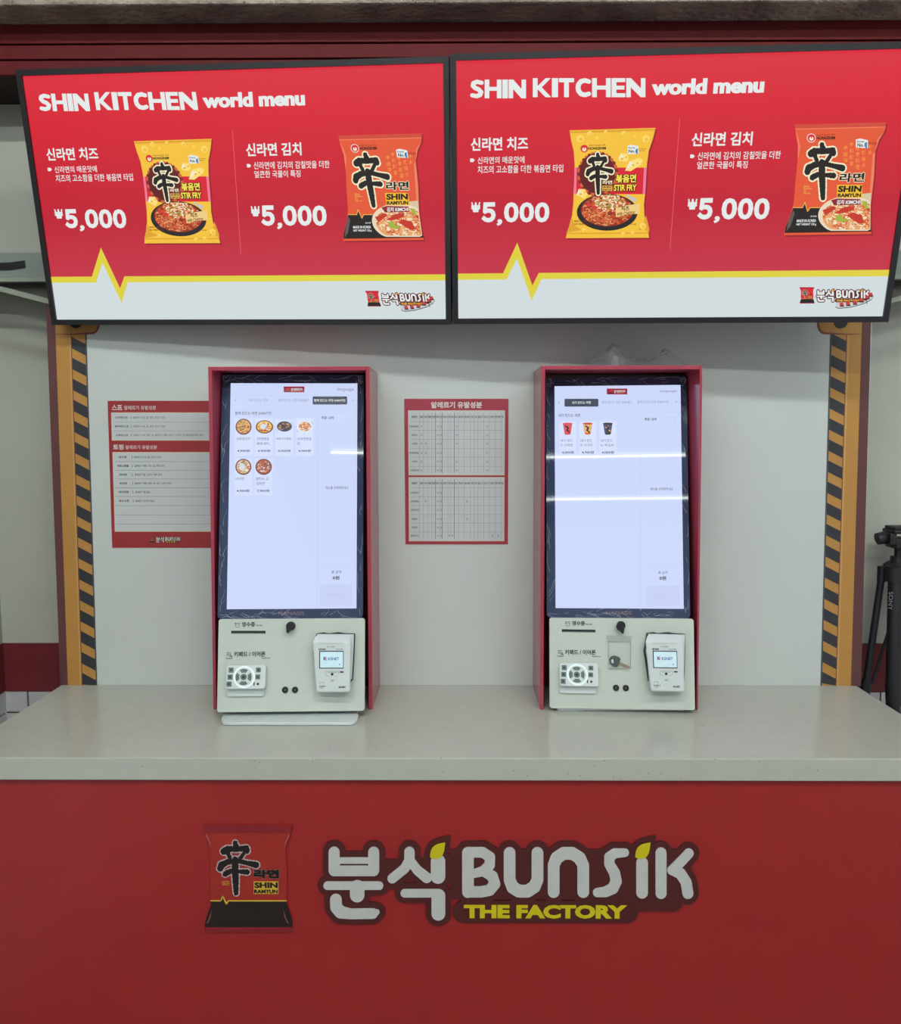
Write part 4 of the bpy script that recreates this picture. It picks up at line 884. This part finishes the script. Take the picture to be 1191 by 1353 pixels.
onr(circ(839, 848, 9, 14), .0005, M_black, b); onr(rect(889, 828, 914, 838), .0005, mat('navy_mark', (60, 66, 110), .5), b); txr('IC', 832, 884, 852, 895, .0004, M_print, b)
txr('INSERT', 755, 922, 800, 932, .0004, M_print, b); txr('CARD', 757, 936, 785, 943, .0004, M_grey, b); txr('KS-NET', 882, 926, 928, 938, .0004, M_print, b, .05)
b.build('reader_print', cdv, fix=False, kind='stuff')
b = MB(); onr(rrect(752, 640, 914, 652, 5, 3), .0006, M_white, b); b.build('card_slot', cdv)

# stand: pedestal reaching the counter, plus a foot plate
def stand(root, PL_, front_px, label):
    c = Vector((0, 0, 0)); Mi = PL_.M.inverted()
    def L(p): return tuple(Mi @ Vector(p))
    cx = PL_.O.x
    b = MB()
    f = [(cx-.10, 2.00, 1.10), (cx+.10, 2.00, 1.10), (cx+.10, 1.975, ZC+.008), (cx-.10, 1.975, ZC+.008)]
    bk = [(cx-.10, 2.045, 1.10), (cx+.10, 2.045, 1.10), (cx+.10, 2.045, ZC+.008), (cx-.10, 2.045, ZC+.008)]
    b.hexa([L(p) for p in f+bk], M_white); st = b.build('stand_neck', root)
    z = ZC+.008
    if front_px:
        P = [un(x, y, Z=z) for x, y in front_px]; P = [(p.x, p.y) for p in P]
    else: P = [(x, y) for x, y in rrect(cx-.15, 1.955, cx+.15, 2.06, .01)]
    k = len(P); vs = [L((x, y, ZC+.0005)) for x, y in P]+[L((x, y, z)) for x, y in P]
    b = MB(); b.raw(vs, [(i, (i+1) % k, k+(i+1) % k, k+i) for i in range(k)]+[tuple(range(k-1, -1, -1)), tuple(range(k, 2*k))], M_white2); b.build('foot_plate', root, bevel=.002, label=label)
Z7 = lambda x, y: (270+x/4.9625, 720+y/4.9625)
right_skip = []
kr = copy_tree(kl); kr.matrix_world = KR.M; kr['label'] = 'right self-ordering kiosk with three noodle cup pictures on its bright screen'
for ch in list(kr.children):
    if ch.name.startswith('blank_sticker') or ch.name.startswith('lock_key'):
        bpy.data.objects.remove(ch)
r7 = lambda n: zoom(KR, 690, 720, 1191/250, n)
b = MB(); b.prism([(592, 515), (600, 496), (625, 490), (643, 502), (645, 520), (640, 555), (630, 560), (620, 545), (600, 532)], .0265, .030, M_black, r7(.028)); b.build('lock_key', kr)
q = [(120, 1095), (1005, 1095), (1012, 1110), (1006, 1135), (996, 1152), (975, 1161), (950, 1164), (150, 1164), (125, 1160), (112, 1148), (112, 1135)]
fp = [Z7(*p) for p in q]; fp = [(300, 925), (478, 925)]+fp[1:][::1]
stand(kl, KL, fp, 'pale foot plate reaching out in front of the kiosk'); stand(kr, KR, None, 'pale foot plate')

# --- kiosk screens
EKW = screen('kiosk_white', (204, 216, 250), rough=.02); EKC = screen('kiosk_card', (210, 221, 252)); EKT = screen('kiosk_ink', (58, 62, 84)); EKTL = screen('kiosk_ink_light', (122, 128, 154)); EKD = screen('kiosk_navy', (36, 44, 72)); EKL = screen('kiosk_line', (190, 201, 234)); EKB = screen('kiosk_button', (198, 208, 246)); EKLG = screen('kiosk_logo_red', (150, 30, 60))
def kiosk_screen(root, Z, Zb, tabs, title, items, logo, sel):
    b = MB(); b.prism(rect(-SW, -SH, SW, SH), .0001, .0008, EKW); sc = b.build('display', root); e = .001
    b = MB()
    X0, Y0, X1, Y1 = logo[:4]; b.flat(rect(X0, Y0, X1, Y1), e, EKLG, Z)
    def LG(x, y): return Z(X0+(X1-X0)*(.36+.55*(x-60)/1098), Y0+(Y1-Y0)*(.2+.6*(y-58)/238))
    bunsik(b, LG, E_w, EKLG, screen('logo_leaf', (236, 180, 50)), e+.0003, th=.0002, small=True)
    b.flat(rect(X0+(X1-X0)*.12, Y0+5, X0+(X1-X0)*.3, Y1-5), e+.0003, screen('pack_dim', (178, 50, 66)), Z); b.flat(rect(X0+(X1-X0)*.12, Y1-12, X0+(X1-X0)*.3, Y1-5), e+.0004, EK, Z)
    b.build('shop_logo', sc, fix=False)
    b = MB(); b.text('language', tabs['lang'][0], tabs['lang'][1], tabs['lang'][2], tabs['lang'][3], e, EKTL, Z, bold=.0, res=2)
    sx = sel; b.flat(rrect(sx[0], sx[1], sx[2], sx[3], 6, 3), e, EKD, Z)
    for t, x0, y0, x1, y1, on in tabs['t']: b.text(t, x0, y0, x1, y1, e+.0003, E_wt if on else EKTL, Z, bold=.015 if on else .0, res=2)
    for (x, y, d) in tabs['arr']: b.stroke([(x, y-5, 1.2), (x+5*d, y, 1.2), (x, y+5, 1.2)], EKTL, e, M=Z, k=2)
    b.text(title[0], *title[1:], e, EKT, Z, bold=.01, res=2)
    for y in tabs['hl']: b.flat(rect(tabs['x0'], y, tabs['x1'], y+1.5), e, EKL, Z)
    x0, y0, x1, y1 = tabs['col']; b.flat(rect(x0, y0+10, x0+2, tabs['cb']), e, EKL, Z); b.flat(rect(x0+10, y0, x1, y0+1.5), e, EKL, Z); b.stroke([(x0+1, y0+10, .8), (x0+4, y0+3, .8), (x0+10, y0+.8, .8)], EKL, e, M=Z, k=2)
    b.text('주문 내역', *tabs['ord'], e, EKT, Z, bold=.015, res=2); b.flat(rrect(*tabs['clr'], 8, 3), e, EKB, Z); b.text('전체삭제', tabs['clr'][0]+16, tabs['clr'][1]+10, tabs['clr'][2]-16, tabs['clr'][3]-10, e+.0003, EKW, Z, res=1)
    b.text('메뉴를 선택해주세요', *tabs['ask'], e, EKTL, Z, res=2)
    T = tabs['bot']; b.flat(rect(T[0], T[1], T[2], T[1]+1.5), e, EKL, Zb); b.text('총 금액', *T[3], e, EKTL, Zb, res=2); b.text('0원', *T[4], e, EKT, Zb, bold=.03, res=2)
    b.flat(rrect(*T[5], 5, 3), e, EKB, Zb); b.text('주문하기', *T[6], e+.0003, EKL, Zb, res=2)
    b.build('menu_text', sc, fix=False)
    for it in items:
        x0, y0, x1, y1 = it['card']; b = MB(); b.flat(rrect(x0, y0, x1, y1, 5, 3), e, EKC, Z); b.flat(rect(x0+2, y1, x1, y1+1.5), e, EKL, Z)
        it['pic'](b, Z, e+.0003)
        for t, a0, a1, a2, a3 in it['tx']: b.text(t, a0, a1, a2, a3, e+.0003, EKT, Z, bold=.0 if '원' not in t else .02, res=2)
        b.build('menu_item', sc, fix=False)
    return sc
def bowl(cx, cy, rx, ry, rim, soup, bits, kind=0):
    def f(b, M, n):
        b.flat(circ(cx, cy, rx, 20, ry=ry), n, rim, M); b.flat(circ(cx, cy-1, rx*.84, 18, ry=ry*.84), n+.0003, soup, M)
        rr = random.Random(int(cx*7+cy))
        for i in range(70):
            a = rr.uniform(0, 6.28); q = rr.random()**.5*.74; x = cx+rx*q*math.cos(a); y = cy+ry*q*math.sin(a); t = rr.uniform(0, 3.14); L = rx*rr.uniform(.05, .16)
            b.stroke([(x-L*math.cos(t), y-L*.7*math.sin(t), rx*.03), (x+L*math.cos(t), y+L*.7*math.sin(t), rx*.05)], rr.choice(bits+[rim]), n+.0005+i*.000004, M=M, k=3)
        if kind == 1:
            b.flat(circ(cx-8, cy-2, rx*.34, 12, ry=ry*.42), n+.001, E_w, M)
        if kind == 2:
            for k in (0, 1): b.stroke([(cx+(rx*.9, -rx*.9)[k], cy+(-ry, ry)[k], 1.2), (cx+(rx*1.05, -rx*1.05)[k], cy+(-ry*.4, ry*.5)[k], 1.2)], EKTL, n, M=M, k=2)
    return f
def cup(cx, cy, body, band, wv):
    def f(b, M, n):
        b.flat([(cx-29, cy-36), (cx+29, cy-36), (cx+19, cy+30), (cx+12, cy+36), (cx-12, cy+36), (cx-19, cy+30)], n, body, M)
        b.flat(circ(cx, cy-33, 31, 16, ry=6), n+.0003, band, M)
        b.stroke([(cx-12, cy-18, 4), (cx+4, cy-6, 5), (cx-4, cy+8, 5), (cx+10, cy+20, 4)], EK, n+.0005, M=M, k=4)
        b.flat(circ(cx-6, cy-12, 10, 10, ry=7), n+.0004, wv, M); b.flat(circ(cx+8, cy+12, 9, 10, ry=7), n+.0004, wv, M); b.flat(rect(cx-16, cy+24, cx+16, cy+31), n+.0004, band, M)
    return f
s_rim = screen('bowl_rim_brown', (120, 62, 58)); s_or = screen('soup_orange', (226, 164, 104)); s_navy = screen('plate_navy', (66, 72, 104)); s_pale = screen('plate_pale', (226, 228, 240)); s_dk = screen('sauce_dark', (70, 44, 36)); s_pk = screen('pack_pink', (214, 70, 86)); s_gold = screen('cup_gold', (226, 176, 110)); s_gr = screen('green', (96, 140, 84)); s_yw = screen('egg_yellow', (240, 196, 70))
YR = 'x'
itemsL = [dict(card=(198, 410, 318, 660), pic=bowl(258, 466, 53, 53, s_rim, s_or, [s_gr, s_dk, s_or, s_yw]), tx=[('신라면치즈', 210, 535, 303, 555), ('4,900원', 216, 615, 299, 633)]),
          dict(card=(332, 410, 450, 660), pic=bowl(395, 467, 58, 44, s_rim, s_yw, [s_or, ERB, s_pale], 1), tx=[('신라면볶음', 344, 535, 426, 555), ('짜파게티..', 344, 567, 436, 586), ('4,900원', 350, 615, 434, 633)]),
          dict(card=(466, 418, 583, 660), pic=bowl(526, 464, 50, 34, s_navy, s_dk, [s_dk, s_gold], 2), tx=[('짜파구리볶음', 474, 536, 570, 553), ('4,000원', 482, 615, 566, 633)]),
          dict(card=(600, 410, 716, 660), pic=bowl(660, 466, 50, 38, s_pale, s_or, [s_rim, s_or, ERB], 2), tx=[('신라면볶음', 610, 536, 704, 555), ('면', 610, 567, 626, 586), ('4,900원', 616, 615, 699, 633)]),
          dict(card=(198, 675, 314, 920), pic=bowl(257, 729, 53, 53, s_rim, screen('soup_cream', (226, 196, 160)), [s_pale, s_gr, s_or, ERB], 1), tx=[('너구리면', 205, 797, 262, 816), ('4,900원', 212, 877, 296, 895)]),
          dict(card=(330, 675, 448, 920), pic=bowl(390, 729, 54, 53, s_rim, screen('soup_brick', (190, 98, 78)), [s_pale, s_or, s_gr, s_rim]), tx=[('멸치도 김', 340, 797, 420, 816), ('김치면', 340, 828, 396, 847), ('7,900원', 346, 877, 428, 895)])]
tabsL = dict(lang=(873, 208, 981, 236), t=[('내가 만드는 라면', 294, 283, 414, 302, 0), ('함께 만드는 라면 SHIN월드', 487, 283, 690, 302, 0), ('함께 만드는 라면 SHIN키친', 720, 284, 925, 302, 1)], arr=[(206, 292, -1), (971, 292, 1)], hl=(258, 324), x0=172, x1=1004, col=(740, 358, 1003, 0), cb=1640,
             ord=(768, 398, 848, 417), clr=(880, 388, 975, 426), ask=(796, 856, 946, 876), bot=(765, 137, 970, (834, 167, 899, 187), (842, 203, 887, 228), (757, 262, 970, 400), (815, 318, 914, 340)))
kiosk_screen(kl, k6, k7(.001), tabsL, ('함께 만드는 라면 SHIN키친', 202, 366, 439, 388), itemsL, (521, 202, 657, 240, 873), (711, 267, 937, 320))
r6 = zoom(KR, 690, 430, 1166/250, .001); r7b = zoom(KR, 690, 720, 1191/250, .001)
itemsR = [dict(card=(230, 590, 335, 800), pic=cup(281, 638, s_pk, s_pk, ERB), tx=[('내가 만드', 238, 701, 311, 718), ('는 신라면', 238, 729, 311, 746), ('4,000원', 245, 773, 320, 792)]),
          dict(card=(352, 590, 459, 800), pic=cup(405, 638, s_or, ERB, s_gold), tx=[('내가 만드', 360, 701, 433, 718), ('는 너구리', 360, 729, 433, 746), ('4,900원', 369, 773, 443, 792)]),
          dict(card=(477, 590, 582, 800), pic=cup(529, 638, s_navy, EK, s_gold), tx=[('내가 만드', 485, 701, 558, 718), ('는 튀김우..', 485, 729, 575, 746), ('4,000원', 491, 773, 567, 792)])]
tabsR = dict(lang=(853, 396, 955, 415), t=[('내가 만드는 라면', 309, 467, 424, 484, 1), ('함께 만드는 라면 SHIN월드', 491, 465, 680, 482, 0), ('함께 만드는 라면 SHIN키친', 711, 463, 901, 480, 0)], arr=[(230, 475, -1), (948, 470, 1)], hl=(440, 508), x0=202, x1=978, col=(731, 534, 978, 0), cb=1760,
             ord=(755, 569, 828, 588), clr=(862, 560, 950, 596), ask=(790, 999, 932, 1017), bot=(783, 134, 988, (858, 165, 916, 183), (865, 196, 908, 221), (785, 254, 992, 385), (842, 308, 938, 330)))
kiosk_screen(kr, r6, r7b, tabsR, ('내가 만드는 라면', 226, 544, 358, 564), itemsR, (523, 389, 649, 425, 853), (262, 452, 471, 500))
# protective film creased along the glass edges
M_film = mat('clear_film_crease', (224, 230, 244), .3, alpha=.6)
def film(root, seed):
    rr = random.Random(seed); b = MB(); W, Hh = gr-gl, gt-gb
    def squig(u, v, ang, L, w):
        P = []; a = ang
        for k in range(5): P.append((u, v, w*(1-.15*k))); a += rr.uniform(-.5, .5); u += L/4*math.cos(a); v += L/4*math.sin(a); u = min(max(u, gl+.002), gr-.002); v = min(max(v, gb+.002), gt-.002)
        b.stroke(P, M_film, .0011, k=2)
    for i in range(34):                             # side margins
        s_ = rr.choice((0, 1)); u = (gl+rr.uniform(.003, .010)) if s_ == 0 else (gr-rr.uniform(.003, .010)); squig(u, rr.uniform(gb, gt), math.pi/2+rr.uniform(-.25, .25), rr.uniform(.01, .05), .0003)
    for i in range(22): squig(rr.uniform(gl, gr-.03), gt-rr.uniform(.004, .016), rr.uniform(-.25, .25), rr.uniform(.01, .05), .0003)
    for i in range(26): squig(rr.uniform(gl, gr-.03), gb+rr.uniform(.003, .016), rr.uniform(-.5, .5), rr.uniform(.01, .045), .0003)
    for cu_, cv_ in ((gl+.008, gt-.012), (gr-.008, gt-.012)):
        for i in range(12): squig(cu_+rr.uniform(-.006, .006), cv_+rr.uniform(-.012, .008), rr.uniform(0, 3.1), rr.uniform(.008, .02), .0004)
    b.build('film_creases', root, kind='stuff', fix=False)
film(kl, 3); film(kr, 11)

# small zip bag taped under the right lock, with a key in it
tb = thing('zip_bag', KR.M, 'small clear zip bag stuck on right kiosk below its lock', 'bag')
zb_ = r7(.0135)
M_bag = mat('clear_plastic_bag', (214, 224, 222), .12, alpha=.13)
b = MB(); nx, ny = 10, 12; vs = []
for j in range(ny+1):
    for i in range(nx+1):
        x = 543+(683-543)*i/nx; y = 585+(776-585)*j/ny; u, v = zb_(x, y); vs.append((u, -(.0175+R_.uniform(0, .0013)), v))
b.raw(vs, [(j*(nx+1)+i, j*(nx+1)+i+1, (j+1)*(nx+1)+i+1, (j+1)*(nx+1)+i) for j in range(ny) for i in range(nx)], M_bag)
b.build('bag_film', tb, fix=False)
b = MB(); b.prism([(534, 570), (690, 574), (686, 604), (536, 602)], .0125, .0185, mat('clear_zip_strip', (206, 216, 212), .2, alpha=.5), zb_)
b.prism([(536, 584), (688, 586), (688, 590), (536, 588)], .0185, .0195, MATS['clear_zip_strip'], zb_)
for x in (545, 683): b.prism([(x-1.5, 600), (x+1.5, 600), (x+1.5, 776), (x-1.5, 776)], .0125, .018, MATS['clear_zip_strip'], zb_)
b.prism([(545, 773), (683, 773), (683, 776), (545, 776)], .0125, .018, MATS['clear_zip_strip'], zb_)
b.build('bag_seal', tb)
tk = thing('spare_key', KR.M, 'black-headed metal key lying inside the small clear zip bag', 'key')
b = MB(); b.prism([(549, 718), (560, 702), (580, 696), (608, 704), (620, 716), (612, 745), (600, 768), (575, 766), (553, 748)], .0130, .0165, M_black, zb_); b.build('key_head', tk, bevel=.0006)
b = MB(); b.prism([(612, 735), (640, 748), (652, 752), (678, 765), (674, 775), (655, 772), (648, 766), (640, 768), (632, 760), (608, 756)], .0135, .0152, M_metal, zb_); b.build('key_blade', tk)
b = MB(); b.prism([(560, 722), (574, 718), (576, 742), (565, 744)], .0165, .0168, M_white2, zb_); b.build('key_slot', tk)

# crumpled plastic on the right cabinet
zc = un(820, 483, Y=YK).z+.002
M_pl = mat('crumpled_clear_plastic', (128, 128, 136), .2, alpha=.36)
fx0, fx1 = un(765, 470, Y=2.03).x, un(918, 470, Y=2.03).x
prof = [(0, .0), (.09, .012), (.2, .035), (.33, .062), (.42, .035), (.5, .020), (.62, .016), (.7, .030), (.78, .050), (.9, .022), (1, .0)]
def pf(t):
    for (a, h), (c, g) in zip(prof, prof[1:]):
        if a <= t <= c: return h+(g-h)*(t-a)/(c-a)
    return 0
b = MB(); nx, ny = 44, 12; vs = []
for j in range(ny+1):
    for i in range(nx+1):
        s_, t_ = i/nx, j/ny; hgt = pf(s_)*math.sin(math.pi*min(1, max(0, t_)))**.6*(.75+.3*R_.random())
        vs.append((fx0+(fx1-fx0)*s_+R_.uniform(-.002, .002)-(fx0+fx1)/2, -.045+.10*t_+R_.uniform(-.002, .002), max(0, hgt)))
b.raw(vs, [(j*(nx+1)+i, j*(nx+1)+i+1, (j+1)*(nx+1)+i+1, (j+1)*(nx+1)+i) for j in range(ny) for i in range(nx)], M_pl)
t = b.build('plastic_sheet', fix=False); t.location = ((fx0+fx1)/2, 2.06, zc); tag(t, 'crumpled clear plastic sheet lying on top of right red cabinet', 'plastic sheet')

# ------------------------------------------------------------------ tripod behind the right end of the counter
YT = 2.25
def T(x, y, dy=0): return un(x, y, Y=YT+dy)
c0 = T(1187, 745); cx = c0.x
tp = thing('tripod', Matrix.Translation((cx, YT, 0)), 'black camera tripod standing behind right end of the counter', 'tripod')
M_tri = mat('tripod_black', (26, 26, 32), .5, noise=.1)
def LT(p): return (p.x-cx, p.y-YT, p.z)
zcol = T(1187, 752).z; zhead = T(1187, 725).z; ztop = T(1187, 696).z
b = MB(); b.tube([(0, 0, zcol-.30), (0, 0, zhead+.01)], .0105, M_tri, 14); b.build('centre_column', tp)
b = MB(); b.tube([(0, 0, zcol-.028), (0, 0, zcol+.012), (0, 0, zcol+.02)], [.034, .036, .026], M_tri, 16); b.tube([(0, 0, zcol+.02), (0, 0, zcol+.034)], .02, M_tri, 14); b.build('collar', tp, bevel=.002)
b = MB(); b.box((-.022, -.03, zhead+.002), (.03, .03, zhead+.030), M_tri); b.box((-.030, -.034, ztop-.016), (.055, .034, ztop-.006), M_tri); b.box((-.038, -.03, zhead+.012), (-.02, .02, ztop-.014), M_tri); hd_ = b.build('pan_head', tp, bevel=.004)
b = MB(); P = [(-.028, 0, ztop-.008), (-.02, 0, ztop), (0, 0, ztop+.002), (.04, 0, ztop+.002)]; b.box((-.026, -.028, ztop-.006), (.045, .028, ztop+.002), M_tri); b.build('quick_plate', hd_, bevel=.002)
b = MB(); b.tube([(-.058, .0, zhead+.026), (-.040, .0, zhead+.030), (-.02, 0, zhead+.02)], [.016, .018, .010], M_tri, 12); b.build('tilt_knob', hd_)
b = MB(); b.tube([(.02, -.02, zhead+.02), (.12, -.10, zhead-.02), (.22, -.17, zhead-.08)], .008, M_tri, 10); b.tube([(.17, -.137, zhead-.052), (.26, -.20, zhead-.105)], .014, M_tri, 12); b.build('pan_handle', hd_)
def leg(top, knee, foot, w1, w2, lock=1.5):
    top, knee, foot = Vector(top), Vector(knee), Vector(foot)
    b = MB(); b.tube([top+Vector((0, 0, .018)), top-Vector((0, 0, .022))], w1*1.35, M_tri, 10); b.tube([top, knee], w1, M_tri, 10); l = b.build('leg', tp)
    d = (foot-knee).normalized()
    b = MB(); b.tube([knee-d*.02, knee+d*.035], w1*lock, M_tri, 10); b.build('leg_lock', l)
    b = MB(); b.tube([knee, foot+Vector((0, 0, .02))], w2, M_tri, 10); b.tube([foot+Vector((0, 0, .03)), foot], w2*1.4, M_black, 10); b.build('lower_leg', l)
    return l
t1_ = LT(T(1166, 757)); k1 = LT(T(1144, 908)); d1 = (Vector(k1)-Vector(t1_)); s1 = -t1_[2]/d1.z; f1 = Vector(t1_)+d1*s1; f1.z = 0
leg(t1_, k1, f1, .0092, .007)
t2_ = Vector(LT(T(1184.5, 757, -.03))); k2 = Vector(LT(T(1181, 914, -.055))); leg(t2_, k2, (k2.x+.035, -.15, 0), .0195, .0155, 1.03)
t3_ = Vector((.032, .0, zcol-.01)); k3 = Vector((.075, .02, T(1182, 912).z)); leg(t3_, k3, (.20, .04, 0), .0165, .010)
b = MB(); zbz = T(1173, 838).z
b.tube([(0, 0, zbz+.02), (0, 0, zbz-.02)], .02, M_tri, 12); b.tube([LT(T(1174, 836)), LT(T(1153, 903))], .0045, M_tri, 8); b.tube([(0, 0, zbz), (.06, .016, zbz-.16)], .0045, M_tri, 8); b.tube([(0, 0, zbz), (-.002, -.045, zbz-.06)], .0045, M_tri, 8); b.build('spreader', tp)
b = MB(); q0, q1 = LT(T(1175.0, 782, -.058)), LT(T(1179.6, 806, -.058)); dy = -.058
u0_, v0_, u1_, v1_ = q0[0], q0[2], q1[0], q1[2]
b.text('SONY', u0_, v0_, u1_, v1_, -(dy), mat('tripod_lettering', (120, 120, 126), .5), None, bold=.0, rot=True); b.build('lettering', tp, fix=False)
